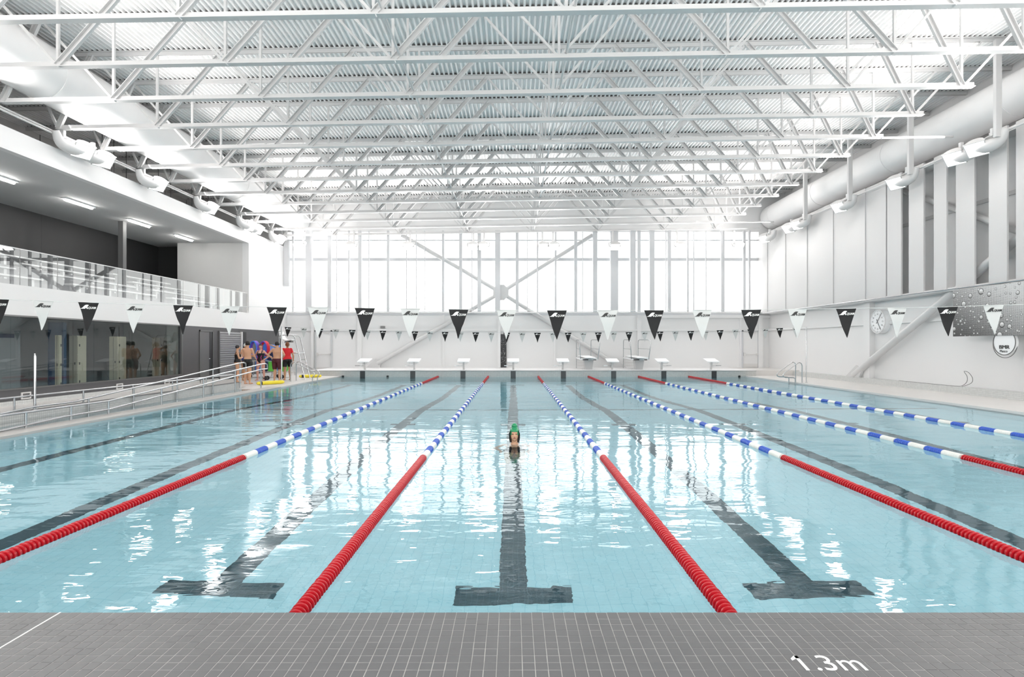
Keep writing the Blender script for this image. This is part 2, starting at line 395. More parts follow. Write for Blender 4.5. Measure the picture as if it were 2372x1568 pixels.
for yc, xc, d, r in cand:
    dz = rnd.uniform(-.0006, .0006)
    if (yc, xc) in singles:
        link_mesh('tile', tmes[rnd.randrange(3)], nd, (xc, yc, ZN+dz), (rnd.uniform(-.004, .004), rnd.uniform(-.004, .004), rnd.uniform(-.006, .006)))
    elif yc > 1.6:
        hw, hd = (PT-.0028)/2, (d-.0026)/2; b = .0012; q = len(stuffv.v)
        zz = ZN+dz
        stuffv.v += [(xc-hw, yc-hd, zz-b), (xc+hw, yc-hd, zz-b), (xc+hw, yc+hd, zz-b), (xc-hw, yc+hd, zz-b), (xc-hw+b, yc-hd+b, zz), (xc+hw-b, yc-hd+b, zz), (xc+hw-b, yc+hd-b, zz), (xc-hw+b, yc+hd-b, zz)]
        stuffv.f += [tuple(q+i for i in t) for t in ((4, 5, 6, 7), (0, 1, 5, 4), (1, 2, 6, 5), (2, 3, 7, 6), (3, 0, 4, 7))]
st = stuffv.build('tile_field', TILEG, nd); st['kind'] = 'stuff'
B(-2.255, -2.249, 1.6, PN, ZN-.004, ZN+.001).build('expansion_joint', INKW, nd)
# depth sign inlaid in white
tm = text_mesh('depth_marking', '1.3m', .158, INKW, None, (1.168, 2.277, ZN+.0012), (0, 0, 0), extrude=.0006, sx=.93)
bm = bmesh.new(); bm.from_mesh(tm.data); x1 = min(v.co.x for v in bm.verts); yt = max(v.co.y for v in bm.verts if v.co.x < x1+.03)
w1 = max(v.co.x for v in bm.verts if v.co.x < x1+.03)
vs = [bm.verts.new(p) for z in (.0006, -.0006) for p in ((w1, yt, z), (x1-.001, yt-.002, z), (x1-.024, yt-.022, z), (x1-.024, yt-.036, z), (x1+.001, yt-.022, z), (w1, yt-.022, z))]
bm.faces.new(vs[:6]); bm.faces.new(list(reversed(vs[6:])))
for i in range(6): bm.faces.new((vs[i], vs[i+6], vs[(i+1) % 6+6], vs[(i+1) % 6]))
bm.to_mesh(tm.data); bm.free()
tag(tm, 'white depth marking reading 1.3m on the grey tiles at the near pool edge', 'marking')

# water
wt = B(PL-.015, PR+.015, PN-.015, PF+.012, -4.0, 0).build('pool_water', WATER); struct(wt)
wt2 = B(-9.855, -9.052, 5.9, 20.2, -1.25, 0).build('ramp_water', WATER); struct(wt2)

# ------------------------------------------------------------------ walls
# left wall, lower dark grey part with openings: hall window Y 9..21.42, z .463..2.32
wl = struct(MB().box(WL-.12, WL, WB, 30.8, ZS-.02, .463).build('wall_left', GREYW))
def wl_part(n, y0, y1, z0, z1, m=GREYW, x0=WL-.12, x1=WL): return B(x0, x1, y0, y1, z0, z1).build(n, m, wl)
wl_part('infill', 21.42, 30.8, .463, 2.34)
wl_part('infill', WB, 8.0, .463, 2.34)
wl_part('band', WB, WF, 2.34, 3.13, WALLW, x0=WL-.25, x1=WL+.01)
wl_part('header', 8.0, 21.42, 2.32, 2.34)
wl_part('corner_pier', 30.8, WF, ZS, 2.34, WALLW, x1=WL+.01)
wl_part('pier', 26.86, WF, 3.13, 6.50, WALLW, x0=WL-.3, x1=WL+.01)
wl_part('fascia', WB, WF, 6.50, 7.07, WALLW, x0=WL-.2, x1=WL+.01)
# balcony shell
struct(B(-18.0, WL-.25, WB, 27.9, 2.9, 3.12).build('floor_balcony', SOFF))
struct(B(-18.0, WL-.2, WB, 28.0, 6.50, 6.62).build('ceiling_balcony', SOFF))
wbk = struct(B(-17.95, -17.76, WB, 28.0, 3.1, 6.5).build('wall_balcony_back', CHAR))
for y in (12.0, 16.5, 21.0, 25.5): B(-17.765, -17.755, y, y+.03, 3.1, 6.5).build('joint', BLACK, wbk)
struct(B(-17.9, -16.17, 27.9, 28.1, 3.1, 6.5).build('wall_balcony_end', CHAR))
struct(B(-16.17, WL-.3, 26.86, 27.9, 3.12, 6.5).build('wall_balcony_pier', LGREY))
struct(B(-17.9, WL-.25, WB, WB+.1, 3.1, 6.5).build('wall_balcony_near', CHAR))
# upper clerestory recess above the fascia
struct(B(-18.2, WL-.2, WB, WF, 7.02, 7.07).build('trim_balcony_roof', LGREY))
wu = struct(B(-18.2, -18.0, WB, WF, 7.07, 10.0).build('wall_left_upper', LGREY))
for i in range(14): B(-18.005, -17.99, 6+1.9*i, 6.025+1.9*i, 7.07, 10.0).build('joint', DARKST, wu)
# ceiling: ribbed deck
flutes = []; mb = MB(); x = -18.15; prof = []
while x < 15.4:
    prof += [(x, .0), (x+.042, .0), (x+.058, .072), (x+.124, .072)]; flutes.append(x+.091); x += .1405
q = len(mb.v)
for x, h in prof:
    mb.v += [(x, WB, ZT0+zr(x)+h), (x, WF+.1, ZT0+zr(x)+h)]
mb.f += [(q+2*i, q+2*i+1, q+2*i+3, q+2*i+2) for i in range(len(prof)-1)]
cme = bpy.data.meshes.new('ceiling'); cme.from_pydata(mb.v, [], mb.f); cme.materials.append(DECKM)
ceil = struct(link_mesh('ceiling', cme))
# far wall: pieces around the long window
wf = struct(B(WL-.3, WR+.3, WF, WF+.3, 0, 3.27).build('wall_far', WALLW))
def wfp(n, px0, px1, z0, z1, m=WALLW, d=.08, y=None): 
    return B(X_(px0, WF), X_(px1, WF), WF-d, WF+.02, z0, z1).build(n, m, wf)
B(WL-.3, WR+.3, WF-.02, WF+.3, 3.27, 3.47).build('sill_band', MULL, wf)
B(WL, WR, WF-.46, WF-.26, 3.37, 3.42).build('sill_nosing', WALLW, wf)
B(-6.3+14, WR, WF-.12, WF, 3.10, 3.27).build('girt', WALLW, wf)
B(WL, WR, WF-.1, WF, 2.38, 2.49).build('girt', WALLW, wf)
B(-18.2, 15.6, WF, WF+.3, 7.95, 10.3).build('upper_wall', WALLW, wf)
B(-18.2, WL+.02, WF, WF+.3, 3.47, 7.95).build('upper_wall', WALLW, wf)
B(13.82, 15.6, WF, WF+.3, 3.47, 7.95).build('upper_wall', WALLW, wf)
for a, b in ((722, 729), (829, 839), (1025, 1030), (1153, 1159.5), (1283, 1287), (1475, 1484), (1712, 1718), (1754.5, 1765)):
    wfp('pilaster', a, b, ZF, 3.27, WALLW, .14 if b-a > 6 else .07)
B(WL, X_(1757, WF), WF-.05, WF, ZF, ZF+.07).build('skirting', WALLW, wf)
# long window
wn = struct(B(WL, 13.82, WF+.0, WF+.1, 6.33, 6.50).build('window_1', MULL))
mulls = [(677, 681), (710, 724), (759.4, 767.5), (778, 780), (807, 810), (830, 837.7), (853.5, 855.2), (896.4, 902), (940, 942.3), (963.5, 965.2), (983, 984.6), (1024, 1029),
         (1063.5, 1070.6), (1092, 1094), (1106, 1114.5), (1147, 1159), (1194.4, 1201.4), (1220.7, 1222.2), (1243.5, 1246.6), (1285, 1289), (1330, 1337), (1349, 1350.7), (1373, 1383),
         (1413.4, 1431), (1459, 1471.4), (1476.6, 1483.7), (1503.6, 1514.6), (1542.5, 1544.1), (1547, 1554), (1591, 1595), (1606.5, 1608.6), (1634.8, 1637), (1670, 1674), (1676, 1678.7), (1721, 1726.8), (1734, 1738)]
prev = WL
for a, b in mulls:
    w = b-a; d = .05 if w < 3 else (.12 if w < 9 else .22)
    B(X_(a, WF-.36), X_(b, WF-.36), WF-.30-d, WF-.26, 3.42, 7.95).build('mullion', MULL, wn)
    xc = X_((a+b)/2, WF)
    if xc-prev > .25: 
        B(prev+.03, xc-.03, WF+.03, WF+.045, 3.47, 6.33).build('pane', GLASSW, wn); B(prev+.03, xc-.03, WF+.03, WF+.045, 6.50, 7.95).build('pane', GLASSW, wn)
        prev = xc
B(WL, 13.82, WF-.02, WF+.1, 7.45, 7.52).build('transom', MULL, wn)
# far doors
def door(n, px0, px1, hinge):
    x0, x1 = X_(px0, WF), X_(px1, WF); z0 = .12 if n == 1 else ZF
    fr = MB(); 
    fr.box(x0-.07, x0, WF-.12, WF, z0, 2.42).box(x1, x1+.07, WF-.12, WF, z0, 2.42).box(x0-.07, x1+.07, WF-.12, WF, 2.35, 2.42)
    d = struct(fr.build('door_%d' % n, MULL))
    B(x0+.005, x1-.005, WF-.07, WF-.02, z0+.02, 2.345).build('leaf', WALLW, d)
    B(x0+.01, x1-.01, WF-.085, WF-.07, z0+.03, z0+.22).build('kick_plate', LGREY, d)
    MB().tube([(x0+.06, WF-.13, 1.07), (x1-.06, WF-.13, 1.07)], .018).box(x0+.02, x0+.12, WF-.15, WF-.07, .98, 1.16).box(x1-.1, x1-.02, WF-.15, WF-.07, 1.02, 1.12).build('push_bar', LGREY, d, True)
    MB().box((x0+x1)/2, (x0+x1)/2+.3, WF-.13, WF-.07, 2.24, 2.29).build('closer', LGREY, d)
door(1, 733, 767.5, 1); door(2, 1720, 1754, -1)
# right wall
wr = struct(B(WR, WR+.3, WB, WF, 0, 3.36).build('wall_right', WALLW))
B(14.34, 14.9, WB, WF, 3.36, 7.56).build('recess_back', WALLW, wr)
B(13.84, 14.9, WB, WF, 3.30, 3.40).build('recess_sill', WALLW, wr)
B(15.3, 15.6, WB, WF, 7.30, 10.3).build('upper_wall', WALLW, wr); B(13.84, 15.3, WB, WF, 7.55, 7.66).build('ledge', WALLW, wr)
for k in range(14): MB().box(14.2, 14.45, WB+1+2.42*k, WB+1.08+2.42*k, 3.4, 7.3).build('recess_rib', WALLW, wr)
B(14.3, 14.45, 13, 20.9, 5.9, 6.02).build('recess_girt', PANEL, wr)
B(WR-.1, WR, WB, WF, 2.39, 2.50).build('girt', WALLW, wr)
B(WR-.22, WR, 22.2, 22.6, .27, 3.3).build('pilaster', WALLW, wr)
B(WR-.22, WR, 15.05, 15.5, .27, 3.3).build('pilaster', WALLW, wr)
edges = [1777, 1797, 1819, 1840.5, 1869, 1896, 1929.4, 1964.7]
YP = lambda px: 13.8*F/(px-CX)
pan = [(WF, YP(1777))]+[(YP(a), YP(b)) for a, b in zip(edges, edges[1:]+[2003.5])]
pan += [(YP(2003.5), YP(2050)), (YP(2055), YP(2087)), (YP(2103), YP(2137)), (YP(2163), YP(2192)), (YP(2212), YP(2254.6)), (YP(2290.5), YP(2332)), (YP(2350.8), 14.4)]
pan += [(14.1-1.1*k, 13.4-1.1*k) for k in range(15)]
for i, (a, b) in enumerate(pan):
    off = .03*(i % 2)
    MB().box(13.80+off, 13.86+off, b-.004, a+.004, 3.36, 7.73).build('wall_panel', PANEL, wr, bevel=.006)
MB().tube([(13.74, 6, 3.34), (13.74, WF, 3.34)], .02).build('conduit', CHROME, wr)
# near end behind the photographer, unseen; glazing added to let sky light in
nw = struct(B(WL, WR, WB-.2, WB, -.4, .9).build('wall_near', WALLW))
B(-18.2, 15.6, WB-.2, WB, 9.3, 10.3).build('head', WALLW, nw)
w2 = struct(B(WL, WR, WB-.1, WB, 4.9, 5.0).build('window_added_fill', MULL))
for i in range(14): B(WL+2.09*i-.05, WL+2.09*i+.05, WB-.12, WB+.02, .9, 9.3).build('mullion', MULL, w2)
for i in range(13): B(WL+2.09*i+.05, WL+2.09*(i+1)-.05, WB-.06, WB-.05, .9, 9.3).build('pane', GLASSW, w2)

# ------------------------------------------------------------------ hall window (left) and the room behind it
w3 = MB(); 
w3.box(WL-.02, WL+.03, 8.0, 21.46, .44, .475).box(WL-.02, WL+.03, 8, 21.46, 2.31, 2.35).box(WL-.02, WL+.03, 21.40, 21.46, .44, 2.35)
w3 = struct(w3.build('window_3', DARKST))
js = [8.0]+[WL*F/(px-CX) for px in (30, 118, 222, 310, 388)]+[21.42]
js = sorted(abs(j) for j in js)
for a, b in zip(js, js[1:]): B(WL-.07, WL-.058, a+.004, b-.004, .47, 2.32).build('pane', GLASSI, w3)
struct(B(-17.6, WL-.12, 7.5, 25.2, -.1, .02).build('floor_hall', ROOMW))
struct(B(-17.6, WL-.12, 7.5, 25.2, 2.55, 2.65).build('ceiling_hall', ROOMW))
struct(B(-17.7, -17.6, 7.5, 25.2, 0, 2.6).build('wall_hall_back', ROOMW))
struct(B(-17.6, WL-.12, 25.2, 25.3, 0, 2.6).build('wall_hall_end', ROOMP))
struct(B(-17.6, WL-.12, 7.4, 7.5, 0, 2.6).build('wall_hall_near', ROOMW))
struct(B(-15.3, -15.2, 10.0, 17.2, 0, 2.55).build('wall_hall_partition', ROOMW))
struct(B(-13.9, -13.3, 22.4, 22.5, 0, 2.5).build('wall_hall_pier', ROOMP))
# notice board in the hall
nb = thing('notice_board', 'navy and white notice board on the hall wall behind the window', 'notice board', (-15.19, 16.0, 1.6))
B(0, .02, -1.0, 1.0, -.5, .35).build('board', mat('notice_paper', (.25, .27, .29), .6), nb)
B(.015, .03, -.95, -.05, .2, .32).build('heading', NAVY, nb); B(.015, .03, .05, .95, .2, .32).build('heading', NAVY, nb)
def locker(y0, y1, x, label, doors, dep=.3):
    t = thing('locker', label, 'locker', (x, y0, .02), 0, 'beige lockers behind the hall window')
    w = y1-y0
    B(-dep, 0, 0, w, 0, 1.88).build('cabinet', LOCK, t)
    MB().box(-dep*.5-.004, -dep*.5+.004, -.004, 0, .04, 1.85).build('seam', DARKST, t); B(-dep*.3, -dep*.2, -.02, 0, .9, .98).build('latch', DARKST, t)
    for i in range(doors):
        a, b = w*i/doors+.012, w*(i+1)/doors-.012
        for z0, z1 in ((.04, .62), (.64, 1.24), (1.26, 1.85)):
            d = B(0, .014, a, b, z0, z1).build('door', LOCK, t)
            B(.014, .03, a+.05, a+.09, (z0+z1)/2-.04, (z0+z1)/2+.04).build('latch', DARKST, d)
locker(17.72, 17.85, -14.45, 'narrow beige locker farthest from the grey door behind the hall window', 1, .11)
locker(18.8, 19.2, -14.70, 'beige double locker between the notice board and the reflected swimmers', 1, .27)
locker(20.6, 21.06, -14.62, 'beige locker behind the hall window below the short ceiling lamp', 1)
locker(23.07, 23.59, -14.62, 'beige locker closest to the pale end of the hall window', 1, .32)
t = thing('wall_partition', 'blue vertical panel edge standing between two beige lockers', 'partition', (-14.6, 18.1, .02)); B(-.5, 0, 0, .13, 0, 2.3).build('board', mat('blue_partition', hexc('4A6688'), .6), t)
for (y, l) in ((14.3, 'lit tube lamp on the hall ceiling above the notice board'), (19.4, 'short lit tube lamp on the hall ceiling above the lockers')):
    t = thing('tube_lamp', l, 'lamp', (-14.2, y, 2.49), 0, 'tube lamps in the hall')
    B(-.06, .06, 0, 1.5, .02, .06).build('housing', WHITE, t); MB().tube([(0, .03, 0), (0, 1.47, 0)], .022).build('tube', TUBE2, t)
# grey door in the left wall
def wy(px): return WL*F/(px-CX)
d3 = struct(MB().box(WL-.01, WL+.03, wy(463)-.05, wy(463), ZS, 2.2).box(WL-.01, WL+.03, wy(492), wy(492)+.05, ZS, 2.2).box(WL-.01, WL+.03, wy(463)-.05, wy(492)+.05, 2.14, 2.2).build('door_3', DARKST))
B(WL-.005, WL+.012, wy(463)+.01, wy(484), ZS+.02, 2.13).build('leaf', mat('door_grey', (.12, .12, .125), .4), d3)
B(WL-.005, WL+.010, wy(484), wy(492)-.01, ZS+.02, 2.13).build('glazed_strip', BLACK, d3)
MB().tube([(WL+.01, wy(483), 1.02), (WL+.06, wy(483), 1.02), (WL+.06, wy(480), 1.02)], .012).build('handle', CHROME, d3)
# roller shutter
y0, y1 = wy(507), wy(559)
rs = thing('roller_shutter', 'grey ribbed roller shutter in the dark wall behind the bathers', 'shutter', (WL, y0, ZS))
zz = 0
for i in range(22):
    me = MB().prism([(.005, 0, zz), (.03, 0, zz+.02), (.03, 0, zz+.07), (.005, 0, zz+.094)], (0, y1-y0-.1, 0)).build('slat', mat('shutter_grey', (.30, .30, .31), .4, .3) if i == 0 else MATS['shutter_grey'], rs); zz += .096
B(0, .06, -.06, 0, 0, 2.15).build('guide_rail', DARKST, rs); B(0, .07, y1-y0-.1, y1-y0, 0, 2.15).build('guide_rail', LGREY, rs); B(0, .07, y1-y0, y1-y0+.35, 0, 2.15).build('jamb', BLACK, rs)
# small vents in the dark wall
for px, z, l in ((59, .265, 'small framed floor vent in the dark wall by the slim flag post'), (276, .25, 'small framed vent in the dark wall below the middle of the hall window'), (386, .24, 'small framed vent in the dark wall below the right end of the hall window')):
    y = wy(px); t = thing('wall_vent', l, 'vent', (WL, y, z), 0, 'vents low in the dark wall')
    MB().box(0, .03, -.14, -.11, -.09, .09).box(0, .03, .11, .14, -.09, .09).box(0, .03, -.11, .11, .06, .09).box(0, .03, -.11, .11, -.09, -.06).build('frame', LGREY, t)
    B(.0, .01, -.11, .11, -.06, .06).build('grille', DARKST, t)

# ------------------------------------------------------------------ balcony: balustrade, bleachers, column, lights
bal = thing('glass_balustrade', 'long frameless glass balustrade along the spectator balcony', 'balustrade', (WL-.05, 0, 3.13))
yj = [14.46+1.19*k for k in range(-5, 11)]
for a, b in zip(yj, yj[1:]):
    b2 = min(b, 26.80)
    B(-.006, .006, a+.008, b2-.008, -.02, .93).build('pane', GLASSB, bal)
    B(-.005, .005, a-.006, a+.006, 0, .92).build('joint', DARKST, bal)
B(-.014, .014, yj[0], 26.82, .93, .955).build('top_rail', STEELW, bal)
B(-.02, .02, 26.80, 26.83, 0, .93).build('end_post', LGREY, bal)
bi = 0
for (ya, yb, nm) in ((9.0, 16.4, 'near'), (17.5, 21.6, 'middle'), (22.6, 26.4, 'far')):
    for r in range(4):
        Xb, zb = -13.95-.8*r, 3.50+.325*r
        t = thing('bleacher_bench', 'white bleacher bench in the %s block, %s row from the glass' % (nm, ORD[r]), 'bench', (Xb, ya, zb), 0, 'bleacher benches on the balcony')
        B(-.14, .14, 0, yb-ya, -.03, .02).build('seat', STEELW, t, bevel=.005)
        k = 0.35
        while k < yb-ya:
            B(-.05, .05, k, k+.09, -.38, -.03).build('leg', STEELW, t); k += 1.35
        
for r in range(1, 4): struct(B(-17.7, -13.45-.8*r, 9.0, 26.6, 3.1+.325*(r-1), 3.12+.325*r).build('floor_balcony_tier', mat('tier_grey', (.32, .32, .33), .6) if r == 1 else MATS['tier_grey']))
cl = struct(B(-15.66, -15.46, 22.1, 22.3, 3.12, 6.5).build('trim_balcony_column', mat('column_grey', (.12, .12, .12), .5)))
for i, yc in enumerate((16.1, 19.2, 22.3, 25.35)):
    t = thing('strip_light', 'lit strip lamp under the balcony soffit, %s from the far end' % ORD[3-i], 'lamp', (-14.95, yc, 6.46), 0, 'strip lamps under the balcony soffit')
    B(-.09, .09, -.66, .66, .0, .04).build('housing', WHITE, t); MB().tube([(-.0, -.6, -.02), (.0, .6, -.02)], .045, 10).build('tube', TUBE, t)

# ------------------------------------------------------------------ roof trusses
XBn = [-9.85, -6.23, -2.60, .99, 4.64, 8.25, 11.05]
XTn = [-11.66, -8.04, -4.41, -.80, 2.80, 6.44, 10.07]
def bz(x): return ZB0+zr(x)
def tz(x): return ZT0+zr(x)-.07
tp = thing('roof_truss', 'x', 'roof truss', (0, TY[0], 0), 0, 'white roof trusses spanning the hall')
def chord(x0, x1, zf, name, sgn, wide=.15):
    mb = MB()
    a, b = (x0, 0, zf(x0)), (x1, 0, zf(x1))
    mb.bar(a, b, wide, .018)
    for s in (-.012, .012):
        mb.bar((x0, s*1.6, zf(x0)+sgn*.055), (x1, s*1.6, zf(x1)+sgn*.055), .012, .11)
    return mb.build(name, STEELW, tp)
kids = [chord(-12.62, 11.35, bz, 'bottom_chord', 1), chord(-17.9, 15.28, lambda x: ZT0+zr(x)-.012, 'top_chord', -1)]
def diag(p, q, w, dbl):
    mb = MB()
    if dbl:
        mb.bar(p, q, w, .014, up=(0, 1, 0)); d = .045
        for s in (-1, 1):
            pp = Vector(p); qq = Vector(q); nrm = (qq-pp).normalized().cross(Vector((0, 1, 0)))*s*w*.42
            mb.bar(pp+nrm+Vector((0, -.03, 0)), qq+nrm+Vector((0, -.03, 0)), .014, .07, up=(0, 1, 0))
    else: mb.bar(p, q, w, w, up=(0, 1, 0))
    return mb.build('diagonal', STEELW, tp)
fm = MB()  # dark blocks put in the flutes to stand for shade above the top chord
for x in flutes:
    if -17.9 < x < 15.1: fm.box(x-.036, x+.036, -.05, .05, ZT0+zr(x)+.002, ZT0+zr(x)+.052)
ff = fm.build('flute_shade_blocks', mat('flute_shade_grey', (.12, .12, .12), .7), tp); ff['kind'] = 'stuff'; kids.append(ff)
for x in XBn:
    kids.append(MB().bar((x, 0, bz(x)), (x, 0, tz(x)), .055, .055, up=(0, 1, 0)).build('post', STEELW, tp))
for i, x in enumerate(XBn):
    for j in (i, i+1):
        if j >= len(XTn): continue
        xt = XTn[j]
        inward = (xt > x) == (x < .9)
        if abs(x-.99) < .1: thick = False
        else: thick = inward
        kids.append(diag((x, 0, bz(x)+.02), (xt, 0, tz(xt)), .14 if thick else .05, thick))
kids.append(diag((-12.58, 0, bz(-12.6)+.02), (-11.66, 0, tz(-11.66)), .15, True))
kids.append(diag((-12.6, 0, bz(-12.6)+.02), (-13.5, 0, tz(-13.5)), .06, False))
kids.append(diag((11.1, 0, bz(11.1)+.02), (13.0, 0, tz(13.0)), .05, False))
for i in range(12, -1, -1):
    if i == 12: o = tp; o.location.y = TY[12]
    else:
        o = tp.copy(); COL.objects.link(o); o.location.y = TY[i]
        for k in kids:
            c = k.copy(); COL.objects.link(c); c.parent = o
    o['label'] = 'white steel roof truss, %s from the far window wall' % ORD[12-i] if i else 'white steel roof truss nearest the camera, at the top edge of the photo'
    if i in (4, 11, 12):
        c = MB().tube([(11.3, 0, bz(11.3)), (13.5, 0, bz(13.5))], .035).build('tie_rod', STEELW, o)
# longitudinal rails at the truss ends, rods
t = thing('support_rail', 'pair of white tubes running along the left ends of the roof trusses', 'rail')
for z, x in ((7.47, -12.66), (7.38, -12.60)): MB().tube([(x, 8, z), (x, 31.2, z)], .028).build('tube', STEELW, t)
t = thing('support_rail', 'white tube running along the right ends of the roof trusses', 'rail')
MB().tube([(13.62, 8, 7.5), (13.62, 31.2, 7.5)], .03).build('tube', STEELW, t)
for i, y in enumerate((19.0, 19.9, 20.9, 21.3, 22.4, 23.6, 24.3, 25.6, 26.5)):
    t = tag(MB().tube([(-14.0-.25*(i % 3), y, 7.07), (-14.0-.25*(i % 3), y, 9.6)], .014, 6).build('hanger_rod', DARKST), 'thin dark hanger rod above the left fascia, %s from the camera' % ORD[i], 'rod', 'thin rods above the left fascia')
# conduits along the roof, mid span
for x, l in ((1.15, 'white conduit running along the roof trusses at mid span'), (-2.45, 'white conduit along the roof trusses left of mid span')):
    t = tag(MB().tube([(x, 9.5, bz(x)+.12), (x, 31.2, bz(x)+.12)], .03).build('conduit', STEELW), l, 'conduit')
# ducts
def duct(x, z, r, label, rings):
    t = thing('air_duct', label, 'duct', (x, 0, z))
    MB().tube([(0, y, 0) for y in (2, 12, 22, 31.3)], r, 40).build('shell', DUCTM, t, True)
    for y in rings: MB().tube([(0, y-.03, 0), (0, y+.03, 0)], r+.012, 40).build('seam_ring', DUCTM, t, True)
duct(-12.1, 8.58, .70, 'large round white air duct running below the roof on the left', [9.4+4.9*k for k in range(5)])
duct(14.5, 8.75, .64, 'round white air duct with seam rings along the right wall', [15.96, 21.1, 26.1, 30.5])
for n in (3, 5, 7, 9): 
    t = tag(MB().bar((13.32, TY[n]-.1, 7.3), (13.32, TY[n]-.1, 9.98), .16, .1, up=(0, 1, 0)).build('hanger_post', STEELW), 'white hanger post in front of the right air duct, %s from the camera' % ORD[(n-3)//2], 'post', 'hanger posts at the right duct')

# ------------------------------------------------------------------ floodlights
def basis(nv, up=(0, 0, 1)):
    nv = Vector(nv).normalized(); x = Vector(up).cross(nv).normalized(); y = nv.cross(x)
    return Matrix((x, y, nv)).transposed()
proto = None; FLK = []
def floodlight(loc, nv, label, group, top, up=True, watts=None):
    global proto, FLK
    M = basis(nv).to_4x4(); M.translation = Vector(loc)
    t = thing('floodlight', label, 'floodlight', (0, 0, 0), 0, group); t.matrix_world = M
    if not FLK:
        def mk(mb, n, m, sm=False):
            me = mb.mesh(n); me.materials.append(m)
            if sm:
                for p in me.polygons: p.use_smooth = True
                me.set_sharp_from_angle(angle=R(40))
            return (n, me)
        hood = MB(); c = []
        for i in range(9):
            a = R(180*i/8); c.append((-.24*math.cos(a), -.02-.20*math.sin(a)))
        hood.prism([(x, -.22, z) for x, z in c], (0, .44, 0))
        FLK = [mk(hood, 'housing', STEELW, True),
               mk(MB().box(-.26, -.24, -.23, .23, -.03, .02).box(.24, .26, -.23, .23, -.03, .02).box(-.24, .24, .21, .23, -.03, .02).box(-.24, .24, -.23, -.21, -.03, .02), 'bezel', STEELW),
               mk(B(-.24, .24, -.21, .21, -.02, -.002), 'lens', LAMP),
               mk(MB().bar((-.30, 0, -.05), (-.30, 0, -.36), .05, .012, up=(0, 1, 0)).bar((.30, 0, -.05), (.30, 0, -.36), .05, .012, up=(0, 1, 0)).bar((-.30, 0, -.36), (.30, 0, -.36), .05, .012, up=(0, 1, 0)).bar((-.30, 0, -.05), (-.25, 0, -.05), .03, .03).bar((.30, 0, -.05), (.25, 0, -.05), .03, .03), 'yoke', STEELW)]
    for n, me in FLK: link_mesh(n, me, t)
    # hanging stem in world space, from the yoke up to the steel above
    a = M @ Vector((0, 0, -.36)); b = Vector(top); Mi = M.inverted()
    MB().bar(Mi @ a, Mi @ Vector((b.x, b.y, a.z)), .06, .06).bar(Mi @ Vector((b.x, b.y, a.z-.03)), Mi @ b, .09, .09, up=Mi.to_3x3() @ Vector((0, 1, 0))).build('stem', STEELW, t)
    if nv[0]:
        sg_ = -1 if loc[0] < 0 else 1; P0 = Vector(loc); nn = Vector(nv).normalized()
        pth = spline([P0-nn*.10, P0+Vector((sg_*.16, -.22, .02)), P0+Vector((sg_*.26, -.48, .10)), P0+Vector((sg_*.28, -.62, .36))], 4)
        MB().tube([Mi @ q for q in pth], [.16, .17, .18, .185, .18, .175, .165, .155, .14, .125, .11, .10, .09][:len(pth)], 14).build('neck', STEELW, t, True)
    ld = bpy.data.lights.new('flood', 'AREA'); ld.shape = 'RECTANGLE'; ld.size = .44; ld.size_y = .38; ld.energy = watts or DOWN_W*(NEAR_K if loc[1] < 14 else 1); ld.color = (1, .955, .93)
    lo = bpy.data.objects.new('flood_beam', ld); COL.objects.link(lo); lo.parent = t; lo.location = (0, 0, .03); lo.rotation_euler = (R(180), 0, 0)
    if up:
        ld = bpy.data.lights.new('up', 'AREA'); ld.size = 1.0; ld.color = (1, .955, .93); ld.energy = UP_W*(NEAR_K if loc[1] < 14 else 1)*(1.5 if not nv[0] else 1); ld.spread = R(150)
        lo = bpy.data.objects.new('uplight_beam', ld); COL.objects.link(lo); lo.parent = t
        W2 = basis(Vector((.88 if loc[0] < 0 else -.88, -.1, .47)) if nv[0] else (0, -.86, .50)).to_4x4(); W2 = W2 @ Matrix.Rotation(math.pi, 4, 'X'); W2.translation = Vector(loc)+Vector((.15 if loc[0] < 0 else -.15, 0, .32))
        lo.matrix_local = Mi @ W2
for side, xs in ((-1, -12.25), (1, 13.2)):
    sn = 'left' if side < 0 else 'right'
    ls = []
    for n in (-5, -3, -1, 1, 3, 5, 7, 9, 11):  # rows run on out of view towards the camera, added to brighten the near end
        ls.append((TY[0]+DY*n+.45, n))
        if n in (-3, 3, 9): ls.append((TY[0]+DY*n+1.25, n))
    for i, (y, n) in enumerate(ls):
        z = 7.10 if side < 0 else 7.16
        floodlight((xs, y, z), (-side*.62, -.30, -.72), 'white box floodlight on the %s row, %s from the far window' % (sn, ORD[len(ls)-1-i]), 'floodlights along the %s side' % sn, (xs+(-.25 if side < 0 else .12), TY[0]+DY*n+.05 if y-TY[0]-DY*n < 1 else y-.1, 7.6 if side < 0 else 7.6))
fpx = (692, 812, 945, 1095, 1120, 1258, 1283, 1425, 1577, 1712)
for i, px in enumerate(fpx):
    floodlight((X_(px, 29.9), 29.95, 6.85), (0, -.62, -.78), 'white box floodlight hanging before the far window, %s from the left' % ORD[i], 'floodlights before the far window', (X_(px, 29.9), 30.57, 7.86), up=(i % 2 == 0), watts=FAR_W)

